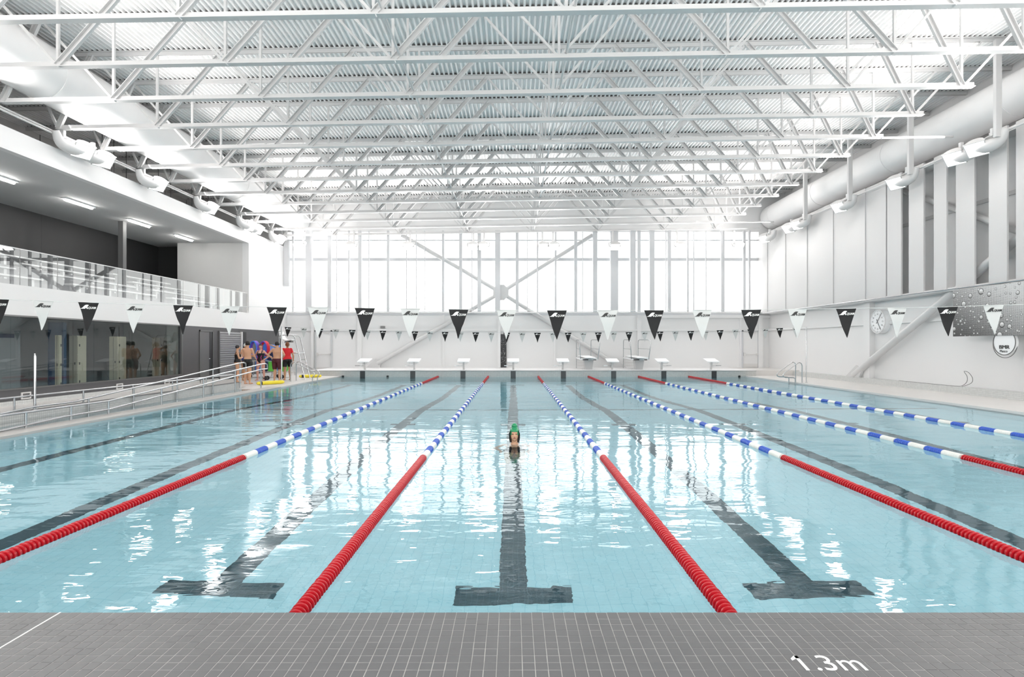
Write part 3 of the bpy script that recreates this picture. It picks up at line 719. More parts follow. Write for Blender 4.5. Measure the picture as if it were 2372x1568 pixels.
# ------------------------------------------------------------------ braces
def brace(n, segs, r, label, hub=None, base=None):
    t = thing(n, label, 'brace')
    for a, b in segs: MB().tube([a, b], r, 16).build('tube', STEELW, t, True)
    return t
YB = 31.26
t = brace('cross_brace', [((-.69, YB, 4.53), (-6.25, YB, 7.75)), ((-.69, YB, 4.53), (4.45, YB, 7.75)), ((-.69, YB, 4.53), (-7.6, YB, .55)), ((-.69, YB, 4.53), (5.6, YB, .62))], .115, 'white tubular cross brace standing before the long far window')
MB().prism([(-.69+.47*math.cos(R(22.5+45*k)), YB-.14, 4.53+.47*math.sin(R(22.5+45*k))) for k in range(8)], (0, .10, 0)).build('hub_plate', STEELW, t)
for s, x in ((-1, -7.9), (1, 5.9)): MB().prism([(x-.35, YB-.04, ZF), (x+.45, YB-.04, ZF), (x+.45 if s < 0 else x-.1, YB-.04, .8), (x+.2 if s < 0 else x-.35, YB-.04, .8)], (0, .08, 0)).build('base_plate', STEELW, t)
t = brace('diagonal_brace', [((14.12, 23.1, .35), (14.12, 11.2, 7.04))], .13, 'white tubular brace rising along the right wall behind the drop print')
MB().prism([(14.06, 23.6, .27), (14.06, 22.7, .27), (14.06, 22.5, .55), (14.06, 22.9, .75)], (.08, 0, 0)).build('base_plate', STEELW, t)
brace('diagonal_brace', [((14.22, 20.3, 7.17), (14.22, 13.2, 3.5))], .10, 'white tubular brace falling behind the gaps of the right wall panels')

# ------------------------------------------------------------------ lane ropes
def float_me(m, name):
    mb = MB(); mb.lathe([(.012, -.019), (.044, -.019), (.052, -.016), (.052, -.010), (.045, -.006), (.043, .012), (.030, .019)], (0, 0, 0), (0, 1, 0), 20)
    me = mb.mesh(name); me.materials.append(m)
    for p in me.polygons: p.use_smooth = True
    me.set_sharp_from_angle(angle=R(35)); return me
FR = float_me(RED, 'float')
def seg_me(m, n, ridge):
    mb = MB(); prof = []
    for i in range(n):
        y = i*.0415
        prof += [(.046, y), (.052, y+.006), (.052, y+.014), (.044, y+.019), (.044, y+.038)] if ridge else [(.048, y), (.050, y+.01), (.050, y+.03), (.048, y+.04)]
    mb.lathe(prof, (0, 0, 0), (0, 1, 0), 18); me = mb.mesh('float_band'); me.materials.append(m)
    for p in me.polygons: p.use_smooth = True
    me.set_sharp_from_angle(angle=R(40)); return me
SB, SW, SRF = seg_me(BLUE, 8, True), seg_me(WFLOAT, 8, False), seg_me(RED, 121, True)
ropes = [-3.75, -1.25, 1.25, 3.75, 6.25, 8.75]
rl = ['red, white and blue lane rope farthest to the left', 'lane rope just left of the swimmer', 'lane rope just right of the swimmer', 'second lane rope to the right of the swimmer', 'third lane rope to the right of the swimmer', 'lane rope nearest the right pool edge']
for X, lb in zip(ropes, rl):
    t = thing('lane_rope', lb, 'lane rope', (X, 0, .012), 0, 'floating lane ropes')
    MB().tube([(0, PN+.01, .0), (0, PF-.01, .0)], .006, 6).build('cable', CHROME, t)
    y = PN+.10; ymin = abs(X)*.92*1.0; near = MB()
    while y < 7.75:
        if y > ymin*1.0: link_mesh('float', FR, t, (0, y, rnd.uniform(-.002, .002)), (0, rnd.uniform(0, 6), rnd.uniform(-.05, .05)))
        y += .0415
    y = 7.77; k = 0
    while y < PF-5.2:
        link_mesh('float_band', SW if k % 2 == 0 else SB, t, (rnd.uniform(-.004, .004), y, 0)); y += .334; k += 1
    s = link_mesh('far_floats', SRF, t, (0, y, 0)); s['kind'] = 'stuff'
    MB().box(-.04, .04, PF-.05, PF, -.05, .05).build('anchor', BLACK, t)
for X, l in ((-8.75+.28, 'black rope anchor on the far tiled wall at the left corner'), (-6.25, 'black rope anchor on the far tiled wall left of the lane ropes'), (11.25, 'black rope anchor on the far tiled wall at the right corner')):
    t = tag(MB().box(-.05, .05, -.05, 0, -.04, .04).tube([(0, -.07, -.05), (0, -.07, .05)], .012).build('rope_anchor', BLACK, loc=(X, PF, .03)), l, 'anchor', 'spare rope anchors')

# ------------------------------------------------------------------ backstroke flags
def logo_meshes():
    out = []
    mb = MB()   # wave-shaped A, then QUAM, in a 1 x .28 box
    wave = [(-.56, -.10), (-.44, -.06), (-.35, .02), (-.27, .11), (-.17, .165), (-.06, .17), (.02, .13), (-.05, .10), (-.08, .03), (-.07, -.04), (-.03, -.10), (-.12, -.10), (-.14, -.03), (-.19, -.03), (-.23, -.10)]
    mb.prism([(x, 0, z) for x, z in wave], (0, .004, 0))
    return mb.mesh('emblem')
EMB = logo_meshes()
cu = bpy.data.curves.new('l', 'FONT'); cu.body = 'QUAM'; cu.size = .205; cu.shear = .25; cu.extrude = .002; cu.offset = .002
to = bpy.data.objects.new('l', cu); COL.objects.link(to); bpy.context.view_layer.update()
LET = bpy.data.meshes.new_from_object(to.evaluated_get(bpy.context.evaluated_depsgraph_get())); COL.objects.unlink(to)
LET.transform(Matrix.Rotation(R(90), 4, 'X')); 
xs = [v.co.x for v in LET.vertices]; k = .50/(max(xs)-min(xs)); LET.transform(Matrix.Translation((-.03, 0, -.095)) @ Matrix.Scale(k, 4, (1, 0, 0)))
logo = {}
for nm, m in (('w', INKW), ('b', INKB)):
    bm = bmesh.new(); bm.from_mesh(EMB); l2 = LET.copy(); bm.from_mesh(l2); me = bpy.data.meshes.new('lettering'); bm.to_mesh(me); bm.free(); me.materials.clear(); me.materials.append(m); logo[nm] = me
def pennant_me(m, seed):
    rr = random.Random(seed); bm = bmesh.new(); rows = 8; w, h = .272, .405; g = []
    for i in range(rows+1):
        t = i/rows; hw = w/2*(1-t)+.003; z = -h*t; yy = .012*math.sin(t*5+seed)*t
        if seed % 5 == 3 and t > .6: hw *= .9
        g.append([bm.verts.new((-hw+.004*math.sin(seed+t*7), yy, z)), bm.verts.new((0, yy+.006*math.sin(t*6+seed*2), z)), bm.verts.new((hw, yy, z))])
    for i in range(rows):
        for j in range(2): bm.faces.new((g[i][j], g[i+1][j], g[i+1][j+1], g[i][j+1]))
    ret = bmesh.ops.extrude_face_region(bm, geom=bm.faces[:]); bmesh.ops.translate(bm, vec=(0, .003, 0), verts=[v for v in ret['geom'] if isinstance(v, bmesh.types.BMVert)])
    bmesh.ops.recalc_face_normals(bm, faces=bm.faces)
    me = bpy.data.meshes.new('pennant'); bm.to_mesh(me); bm.free(); me.materials.append(m)
    for p in me.polygons: p.use_smooth = True
    me.set_sharp_from_angle(angle=R(50)); return me
PB = [pennant_me(FLAGB, s) for s in (0, 3, 6)]; PW = [pennant_me(FLAGW, s) for s in (1, 4, 8)]
def flagline(Y, pts, flags, label, scale=1.0):
    t = thing('flag_line', label, 'flags', (0, Y, 0))
    def zc(px):
        for (a, ya), (b, yb) in zip(pts, pts[1:]):
            if px <= b: return Z_(ya+(yb-ya)*(px-a)/(b-a), Y)
        return Z_(pts[-1][1], Y)
    MB().tube([(X_(px, Y), 0, zc(px)) for px, _ in pts], .004, 6).build('line', FLAGW, t)
    for i, (px, c) in enumerate(flags):
        me = (PB if c == 'b' else PW)[i % 3]
        o = link_mesh('pennant', me, t, (X_(px, Y), 0, zc(px)), (rnd.uniform(-.04, .04), (math.atan2(zc(px+12)-zc(px-12), X_(px+12, Y)-X_(px-12, Y)))*-1, rnd.uniform(-.08, .08)))
        lg = link_mesh('lettering', logo['w' if c == 'b' else 'b'], o, (.008, -.006, -.068), (0, 0, 0)); lg.scale = (.205, 1, .21)
    return t
near_pts = [(-200, 682), (-40, 691), (103, 697), (205, 700.5), (315, 704), (424, 706.7), (532, 709.5), (641, 711.4), (740, 712.6), (845, 713.5), (950, 715), (1062, 716.4), (1174, 717.8), (1290, 718.8), (1408, 719), (1515, 718.6), (1626, 718), (1740, 717.2), (1847, 716), (1960, 714.6), (2078, 713), (2195, 711), (2300, 707), (2420, 704), (2600, 698)]
nb_ = [(-2, 'b'), (205, 'b'), (424, 'b'), (641, 'b'), (845, 'b'), (1062, 'b'), (1290, 'b'), (1515, 'b'), (1740, 'b'), (1960, 'b'), (2195, 'b')]
nw_ = [(100, 'w'), (312, 'w'), (531, 'w'), (737, 'w'), (950, 'w'), (1173, 'w'), (1408, 'w'), (1626, 'w'), (1847, 'w'), (2078, 'w'), (2301, 'w')]
flagline(7.72, near_pts, sorted(nb_+nw_), 'large near line of black and white pennants lettered AQUAM')
far_pts = [(652, 757), (741, 761), (816, 764), (887, 766), (961, 767.5), (1031, 768.8), (1102, 769.8), (1174, 770.4), (1245, 770.6), (1316, 770.4), (1386, 770), (1457, 769.2), (1529, 768), (1600, 766.5), (1668, 764.7), (1740, 762.5), (1806, 760), (1868, 758)]
fl = [(px, 'b') for px in (667, 741, 816, 887, 961, 1031, 1102, 1174, 1245, 1316, 1386, 1457, 1529, 1600, 1668, 1739, 1806)]
fl += [((a[0]+b[0])/2, 'w') for a, b in zip(fl, fl[1:])] + [(1843, 'w')]
flagline(22.8, far_pts, sorted(fl), 'small far line of black and white pennants before the starting blocks')
def pole(x, y, z0, z1, r, label):
    t = thing('flag_post', label, 'post', (x, y, z0), 0, 'stainless flag posts')
    MB().lathe([(.05, 0), (.05, .015), (r, .02), (r, z1-z0-.05), (r*.6, z1-z0-.03), (r*.6, z1-z0-.02)], (0, 0, 0), n=14).build('pole', CHROME, t, True)
    MB().lathe([(.006, z1-z0-.03), (.02, z1-z0-.02), (.02, z1-z0), (.006, z1-z0+.012)], (0, 0, 0), n=10).build('finial', CHROME, t, True)
pole(-9.95, 11.6, .245, 1.40, .024, 'short stainless post rising from the ramp curb at the left')
pole(-9.47, 22.8, ZS, 2.36, .03, 'tall stainless flag post among the group of bathers')
pole(11.98, 22.8, ZS, 2.33, .018, 'thin flag post beside the right pool ladder')

# ------------------------------------------------------------------ ramp handrails
def rail(label, X, paths, posts, r=.021, extra=None):
    t = thing('handrail', label, 'handrail', (X, 0, 0), 0, 'stainless handrails by the ramp')
    for p in paths: MB().tube([(0, y, z) for y, z in p], r, 10).build('rail', CHROME, t, True)
    for y, z0, z1 in posts:
        MB().tube([(0, y, z0), (0, y, z1)], r*1.02, 10).build('post', CHROME, t, True)
    return t
rail('low level handrail on the curb nearest the dark wall', -10.02, [[(8, .53), (19.9, .53), (20.05, .50), (20.1, .44)]], [(y, .24, .53) for y in (9.4, 11.2, 13.0, 14.7, 16.4, 18.2, 20.05)], .018)
rail('sloping handrail on the far side of the ramp trench', -9.80, [[(8.0, .07), (11.4, .32), (12.5, .32), (19.9, .93), (20.25, .95), (20.42, .92), (20.45, .86), (20.45, .62)]], [(12.87, -.6, .35), (14.4, -.45, .477), (16.26, -.3, .63), (18.2, -.14, .79), (20.0, .05, .935)])
rail('sloping double handrail on the pool side of the ramp', -9.0, [[(8.0, .18), (9.6, .34), (12.4, .34), (19.9, .90), (20.25, .91), (20.4, .88), (20.42, .70)], [(8.0, -.02), (11.2, .15), (12.4, .155), (19.9, .715), (20.42, .72)]], [(y, .05, z) for y, z in ((9.0, .28), (10.3, .34), (11.35, .34), (12.4, .34), (14.27, .48), (16.2, .625), (18.06, .765), (19.9, .90))])

# ------------------------------------------------------------------ starting blocks
sb = thing('starting_block', 'x', 'starting block', (0, 0, ZF), 0, 'starting blocks on the far pool end')
sk = [MB().prism([(-.30, .04, .40), (-.30, .74, .56), (-.30, .74, .585), (-.30, .04, .44)], (.6, 0, 0)).build('platform', WHITE, sb),
      MB().bar((0, .46, .0), (0, .34, .47), .09, .09, up=(0, 1, 0)).build('pedestal', LGREY, sb),
      B(-.16, .16, .22, .62, 0, .02).build('base_plate', WHITE, sb)]
st_l = MB().tube([(0, .40, .22), (-.38, .40, .22)], .014).box(-.46, -.26, .28, .50, .215, .245)
st_r = MB().tube([(0, .40, .22), (.38, .40, .22)], .014).box(.26, .46, .28, .50, .215, .245)
ml, mr2 = st_l.mesh('step'), st_r.mesh('step'); ml.materials.append(CHROME); mr2.materials.append(CHROME)
hb = MB().tube([(-.2, .0, .36), (-.2, .0, .30), (.2, .0, .30), (.2, .0, .36)], .012).mesh('hand_grip'); hb.materials.append(STEELW)
num = ['first', 'second', 'third', 'fourth', 'fifth', 'sixth', 'seventh', 'eighth']
for k in range(8):
    if k == 0: o = sb
    else:
        o = sb.copy(); COL.objects.link(o)
        for c in sk:
            d = c.copy(); COL.objects.link(d); d.parent = o
    o.location = (2.5*(k-3), PF, ZF)
    link_mesh('step', ml if k < 6 else mr2, o); link_mesh('hand_grip', hb, o, (0, .06, .04))
    o['label'] = 'white starting block, %s from the left on the far pool end' % num[k]

# ------------------------------------------------------------------ diving boards
def diving(X, label):
    t = thing('diving_board', label, 'diving board', (X, 0, ZF), 0, 'low diving boards')
    MB().prism([(-.26, 27.0+.6, .60), (.26, 27.6, .60), (.30, 30.6, .66), (-.30, 30.6, .66)], (0, 0, .045)).build('board', WHITE, t, bevel=.01)
    MB().prism([(-.42, 28.25, .50), (.42, 28.25, .50), (.42, 30.6, .54), (-.42, 30.6, .54)], (0, 0, .06)).build('frame', WHITE, t, bevel=.01)
    MB().box(-.34, -.06, 28.22, 28.26, .50, .55).build('dark_slot', BLACK, t); B(.2, .34, 28.22, 28.26, .50, .54).build('dark_slot', BLACK, t)
    MB().prism([(-.17, 28.45, 0), (.17, 28.45, 0), (.24, 28.45, .5), (-.24, 28.45, .5)], (0, .45, 0)).build('pedestal', PANEL, t)
    B(-.3, .3, 28.35, 29.0, 0, .02).build('base_plate', WHITE, t)
    for s in (-1, 1):
        pts = [(s*.44, 28.32, .55), (s*.48, 28.24, 1.0), (s*.52, 28.2, 1.36), (s*.51, 28.24, 1.47), (s*.47, 28.4, 1.53), (s*.42, 30.3, 1.55), (s*.40, 30.5, 1.51), (s*.40, 30.55, 1.4), (s*.40, 30.55, .0)]
        MB().tube(pts, .021, 10).build('guard_rail', CHROME, t, True)
        MB().tube([(s*.49, 28.24, 1.05), (s*.40, 30.55, 1.08)], .015, 8).build('mid_rail', CHROME, t, True)
    for i in range(3): B(-.40, .40, 30.5, 30.66, .12+.17*i, .14+.17*i).build('step', LGREY, t)
diving(3.86, 'white low diving board with steel rails, left of the two on the far end'); diving(6.44, 'white low diving board with steel rails, right of the two on the far end')

# ------------------------------------------------------------------ ladders
def ladder(sgn, xleg, xcurl, xin, Y, label, dy=.52):
    t = thing('pool_ladder', label, 'pool ladder', (0, Y, ZS), 0, 'curved pool ladders')
    for k in (-.5, .5):
        y = k*dy
        pts = [(xleg, y, 0), (xleg, y, .70), (xleg-sgn*.03, y, .78), (xleg-sgn*.10, y, .82), (xleg-sgn*.18, y, .80), (xcurl+sgn*.06, y, .40), (xcurl, y, .32), (xcurl+sgn*.01, y, .25), (xcurl+sgn*.09, y, .215), (xin-sgn*.08, y, .205), (xin-sgn*.01, y, .17), (xin, y, .09), (xin, y, -1.0)]
        MB().tube(pts, .02, 10).build('side_rail', CHROME, t, True)
        MB().lathe([(.04, 0), (.04, .012), (.022, .016)], (xleg, y, 0), n=12).build('foot_flange', CHROME, t)
    for i in range(3): B(xin-.04, xin+.04, -dy/2, dy/2, -.28-.28*i, -.26-.28*i).build('tread', CHROME, t)
ladder(1, 11.78, 11.0, 11.5, 23.0, 'curved stainless pool ladder on the right edge')
ladder(-1, -9.42, -8.40, -8.50, 23.9, 'curved stainless pool ladder on the left edge by the lifeguard chair', .62)

# ------------------------------------------------------------------ lifeguard chair
t = thing('lifeguard_chair', 'tall lifeguard chair with white shell seat on a stainless ladder frame', 'lifeguard chair', (-9.85, 25.1, ZS))
for s in (-.32, .32):
    MB().tube([(-.55, s, 1.62), (-.55, s, 1.90), (-.48, s, 1.97), (-.2, s, 1.98), (.05, s, 1.97), (.14, s, 1.88), (.30, s, 1.25), (.60, s, 0)], .022, 10).build('side_frame', CHROME, t, True)
    MB().tube([(-.42, s, 1.7), (-.40, s, 1.2), (-.55, s, 0)], .022, 10).build('rear_leg', CHROME, t, True)
    MB().tube([(-.44, s, 1.18), (.31, s, 1.18)], .018, 8).build('brace_rail', CHROME, t, True)
for z, x in ((1.2, .30), (.88, .39), (.56, .465), (.25, .54)): MB().tube([(x, -.32, z), (x, .32, z)], .016, 8).build('rung', CHROME, t, True)
B(-.2, .34, -.32, .32, 1.17, 1.20).build('foot_plate', WHITE, t)
seat = MB(); poly = [(-.62, 2.12), (-.56, 2.14), (-.50, 1.95), (-.44, 1.82), (-.30, 1.77), (-.05, 1.80), (-.02, 1.76), (-.30, 1.70), (-.46, 1.74), (-.56, 1.86)]
seat.prism([(x, -.24, z) for x, z in poly], (0, .48, 0)); seat.build('seat', WHITE, t, bevel=.02)
B(-.36, -.10, -.15, .15, 1.66, 1.71).build('swivel', BLACK, t)

# ------------------------------------------------------------------ banner, round sign, clock
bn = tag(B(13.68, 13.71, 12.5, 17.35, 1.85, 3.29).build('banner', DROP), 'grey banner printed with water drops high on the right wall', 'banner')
# clip: separate, named 'banner' is flat print on its own board
sg = thing('round_sign', 'round sign reading BMR Matco below the drop banner', 'sign', (13.76, 15.57, 1.66))
MB().lathe([(.365, -.05), (.365, .02)], (0, 0, 0), (1, 0, 0), 48).build('disc', WHITE, sg, True)
ring = [(-.055, .352*math.cos(R(a)), .352*math.sin(R(a))) for a in range(0, 360, 8)]
MB().tube(ring, .012, 6, closed=True).build('ring', DARKST, sg, True)
ring = [(.0, .04+.385*math.cos(R(a)), -.05+.385*math.sin(R(a))) for a in range(0, 360, 8)]
MB().tube(ring, .009, 6, closed=True).build('outer_ring', DARKST, sg, True)
bt = text_mesh('lettering', 'BMR', .145, INKB, sg, (-.056, .165, -.18), (R(90), 0, R(-90)), extrude=.002, sx=1.18)
bm = bmesh.new()
for dx_ in (-.005, 0, .005): 
    m_ = bt.data.copy(); m_.transform(Matrix.Translation((dx_, 0, dx_*.02))); bm.from_mesh(m_)
bm.to_mesh(bt.data); bm.free()
text_mesh('lettering', 'Matco', .10, INKB, sg, (-.056, .145, -.28), (R(90), 0, R(-90)), extrude=.002)
CLK = mat('clock_grey', (.30, .30, .30), .6)
ck = thing('pace_clock', 'large white pace clock with thin dark hands on the right wall', 'clock', (14.22, 21.7, 2.5))
MB().lathe([(.47, -.04), (.47, .17)], (0, 0, 0), (1, 0, 0), 48).build('face', WHITE, ck, True)
MB().tube([(-.05, .46*math.cos(R(a)), .46*math.sin(R(a))) for a in range(0, 360, 10)], .010, 6, closed=True).build('rim', LGREY, ck, True)
tk = MB()
for i in range(60):
    a = R(6*i); l0 = .36 if i % 5 == 0 else .40
    tk.bar((-.044, l0*math.sin(a), l0*math.cos(a)), (-.044, .43*math.sin(a), .43*math.cos(a)), .008, .004)
tk.build('ticks', CLK, ck)
for a, L in ((38, .40), (150, .36)): MB().bar((-.055, .10*math.sin(R(a)), -.10*math.cos(R(a))), (-.055, -L*math.sin(R(a)), L*math.cos(R(a))), .018, .006).build('hand', DARKST, ck)
for i, tx in enumerate(('60', '5', '10', '15', '20', '25', '30', '35', '40', '45', '50', '55')):
    a = R(30*i); text_mesh('numeral', tx, .085, CLK, ck, (-.045, -.29*math.sin(a)+.045, .29*math.cos(a)-.03), (R(90), 0, R(-90)), extrude=.001)
# cable loop, conduits
t = tag(MB().tube(spline([(14.1, 20.4, .28), (14.1, 19.0, .278), (14.08, 17.75, .28), (14.05, 17.42, .33), (14.05, 17.27, .46), (14.05, 17.27, .62), (14.05, 17.38, .765), (14.05, 17.2, .73), (14.05, 17.06, .56), (14.05, 17.12, .41), (14.08, 17.5, .278)], 5), .008, 6).build('loose_cable', DARKST), 'loose thin cable looping up at the foot of the right wall', 'cable')
t = thing('conduit_bundle', 'vertical bundle of white conduits with a box below the round sign', 'conduits', (14.16, 15.0, .27))
for i in range(4): MB().tube([(0, .06-.055*i, 2.2), (0, .06-.055*i, .55), (-.03, .06-.075*i+.02, .35), (-.02, .06-.07*i, .0)], .014, 8).build('conduit', LGREY, t, True)
B(-.05, .03, -.10, .04, .55, .72).build('junction_box', WHITE, t)
# far wall items
t = thing('display_panel', 'narrow black speckled panel standing on the far wall behind the fourth starting block', 'panel', (X_(1160, WF), WF-.1, ZF+.02))
B(0, .32, 0, .06, 0, 1.86).build('board', BLACK, t)
sp = MB()
for i in range(60):
    x, z = rnd.uniform(.02, .3), rnd.uniform(.05, 1.7); w = rnd.uniform(.006, .02); sp.box(x, x+w, -.004, 0, z, z+w)
sp.build('speckles', INKW, t)
t = thing('wall_vent', 'small dark grey vent on the far wall right of the left door', 'vent', (X_(881.5, WF), WF-.09, Z_(760.5, WF)))
B(0, .28, 0, .08, 0, .13).build('frame', LGREY, t); 
for i in range(4): B(.015, .265, -.008, .01, .012+.03*i, .032+.03*i).build('louvre', DARKST, t)
t = thing('wall_unit', 'white box unit on the sill of the far window at the left', 'wall unit', (X_(711, 31), 30.95, Z_(724, 31)))
MB().prism([(0, 0, .34), (1.15, 0, .34), (1.10, 0, .06), (1.0, 0, 0), (.12, 0, 0), (.05, 0, .06)], (0, .3, 0)).build('casing', WHITE, t); B(.05, 1.1, .3, .45, .1, .3).build('bracket', MULL, t)
t = tag(MB().box(-12.72, -12.44, 30.9, 31.1, 4.85, 7.4).build('down_pipe', MULL), 'white box pipe at the left end of the far window', 'pipe')

# ------------------------------------------------------------------ swim aids
t = thing('storage_rack', 'low white rack of kickboards and mats by the dark wall', 'rack', (-11.9, 26.6, ZS))
for x0, x1 in ((-.6, .6),):
    mb = MB()
    for z in (.27, .785): mb.bar((-.6, -.25, z), (1.4, -.25, z), .03, .03).bar((-.6, .25, z), (1.4, .25, z), .03, .03)
    mb.box(-.6, 1.4, -.40, .33, .285, .295).box(-.6, .5, -.30, -.2, 1.0, 1.015)
    for x in (-.6, .5, 1.4):
        mb.bar((x, -.25, .08), (x, -.25, 1.0 if x < 1 else .8), .03, .03).bar((x, .25, .08), (x, .25, .8), .03, .03).bar((x, -.25, .27), (x, .25, .27), .03, .03)
    mb.build('frame', STEELW, t)
for x in (-.5, .8): MB().lathe([(.06, -.02), (.08, -.015), (.08, .015), (.06, .02)], (x, -.27, .08), (0, 1, 0), 16).build('wheel', BLACK, t, True)
def slab(name, label, cat, loc, w, h, d, m, rot=(0, 0, 0), group=None, r=.06):
    pts = []
    for cx_, cz_, a0 in ((w/2-r, h-r, 0), (-w/2+r, h-r, 90), (-w/2+r, r, 180), (w/2-r, r, 270)):
        for i in range(4): a = R(a0+30*i); pts.append((cx_+r*math.cos(a), 0, cz_+r*math.sin(a)))
    o = MB().prism(pts, (0, d, 0)).build(name, m); o.location = loc; o.rotation_euler = rot; return tag(o, label, cat, group)
slab('foam_mat', 'tall light blue foam mat standing on the rack behind the hoops', 'mat', (-12.12, 26.85, .34), .62, 1.30, .06, LBLUE, (R(-6), 0, 0), 'blue foam mats')
slab('foam_mat', 'tall blue foam mat at the right behind the woman with magenta stripes', 'mat', (-11.62, 26.9, .34), .60, 1.28, .06, mat('pale_blue_foam', hexc('7FA9F2'), .6), (R(-6), 0, 0), 'blue foam mats')
def hoop(label, loc, m1, m2, yaw):
    t = thing('foam_hoop', label, 'hoop', loc, yaw, 'foam hoops on the rack')
    for mm, y0, y1, rr in ((m1, -.07, .07, .36),):
        mb = MB(); n = 36
        for i in range(n):
            a, b = R(360*i/n), R(360*(i+1)/n)
            q = len(mb.v)
            for y in (y0, y1):
                for ang in (a, b):
                    for r_ in (rr-.05, rr): mb.v.append((r_*math.cos(ang), y, r_*math.sin(ang)))
            mb.f += [(q, q+1, q+3, q+2), (q+4, q+6, q+7, q+5), (q+1, q+5, q+7, q+3), (q, q+2, q+6, q+4)]
        mb.build('band', mm, t, True)
    mb = MB().tube([(.315*math.cos(R(a)), -.075, .33*math.sin(R(a))) for a in range(0, 360, 10)], .03, 8, closed=True).build('edge', m2, t, True)
hoop('violet foam hoop leaning at the left on the rack', (-12.22, 26.35, 1.43), PURP, LBLUE, R(-36))
hoop('red foam hoop with violet edge leaning at the right on the rack', (-11.74, 26.35, 1.42), REDF, PURP, R(-38))
slab('kickboard', 'navy kickboard standing behind the man in maroon trunks', 'kickboard', (-11.42, 26.33, .85), .42, .48, .05, NAVY, (R(-5), 0, 0), 'kickboards on the rack', .12)
slab('kickboard', 'navy kickboard low on the rack beside the green one', 'kickboard', (-11.70, 26.22, .33), .34, .50, .05, NAVY, (R(-5), 0, 0), 'kickboards on the rack', .14)
kb = slab('kickboard', 'bright green kickboard low on the rack', 'kickboard', (-11.38, 26.25, .35), .42, .46, .05, GREENF, (R(-5), 0, 0), 'kickboards on the rack', .08)
slab('kickboard', 'green and navy kickboard on the right of the rack behind the lifeguard', 'kickboard', (-10.78, 26.25, .35), .34, .46, .05, GREENF, (R(-5), 0, 0), 'kickboards on the rack', .08)
slab('kickboard', 'blue kickboard with white bands on the white wall side of the rack', 'kickboard', (-10.72, 26.33, .85), .20, .42, .05, NAVY, (R(-5), 0, 0), 'kickboards on the rack', .05)
def dumb(loc, label):
    t = thing('foam_dumbbell', label, 'dumbbell', loc, 0, 'black foam dumbbells')
    MB().lathe([(.05, -.03), (.095, -.02), (.095, .02), (.05, .03)], (0, 0, .095), (0, 1, 0), 18).build('disc', BLACK, t, True)
    MB().lathe([(.05, .17), (.095, .18), (.095, .22), (.05, .23)], (0, 0, .095), (0, 1, 0), 18).build('disc', BLACK, t, True)
    MB().tube([(0, .0, .095), (0, .2, .095)], .018, 8).build('grip', WHITE, t)
dumb((X_(617, 24.4), 24.3, ZS), 'black foam dumbbell on the deck beside the woman with magenta stripes'); dumb((X_(651, 25.3), 25.2, ZS), 'black foam dumbbell behind the man in maroon trunks')
def rescue(loc, rz, L, label):
    t = thing('rescue_tube', label, 'rescue tube', loc, rz, 'yellow rescue tubes')
    MB().tube([(x, 0, .07) for x in (0, .04, .15, L-.15, L-.04, L)], [.03, .06, .07, .07, .06, .03], 12).build('body', YEL, t, True)
    MB().tube([(.12, 0, .07), (.20, 0, .07)], .074, 12).build('strap', BLACK, t, True)
rescue((X_(611, 21.9), 21.3, ZS), R(55), 1.15, 'yellow rescue tube lying on the pool edge in front of the bathers')
rescue((X_(700, 26.6), 26.2, ZS), R(20), 1.0, 'yellow rescue tube lying beyond the lifeguard chair')

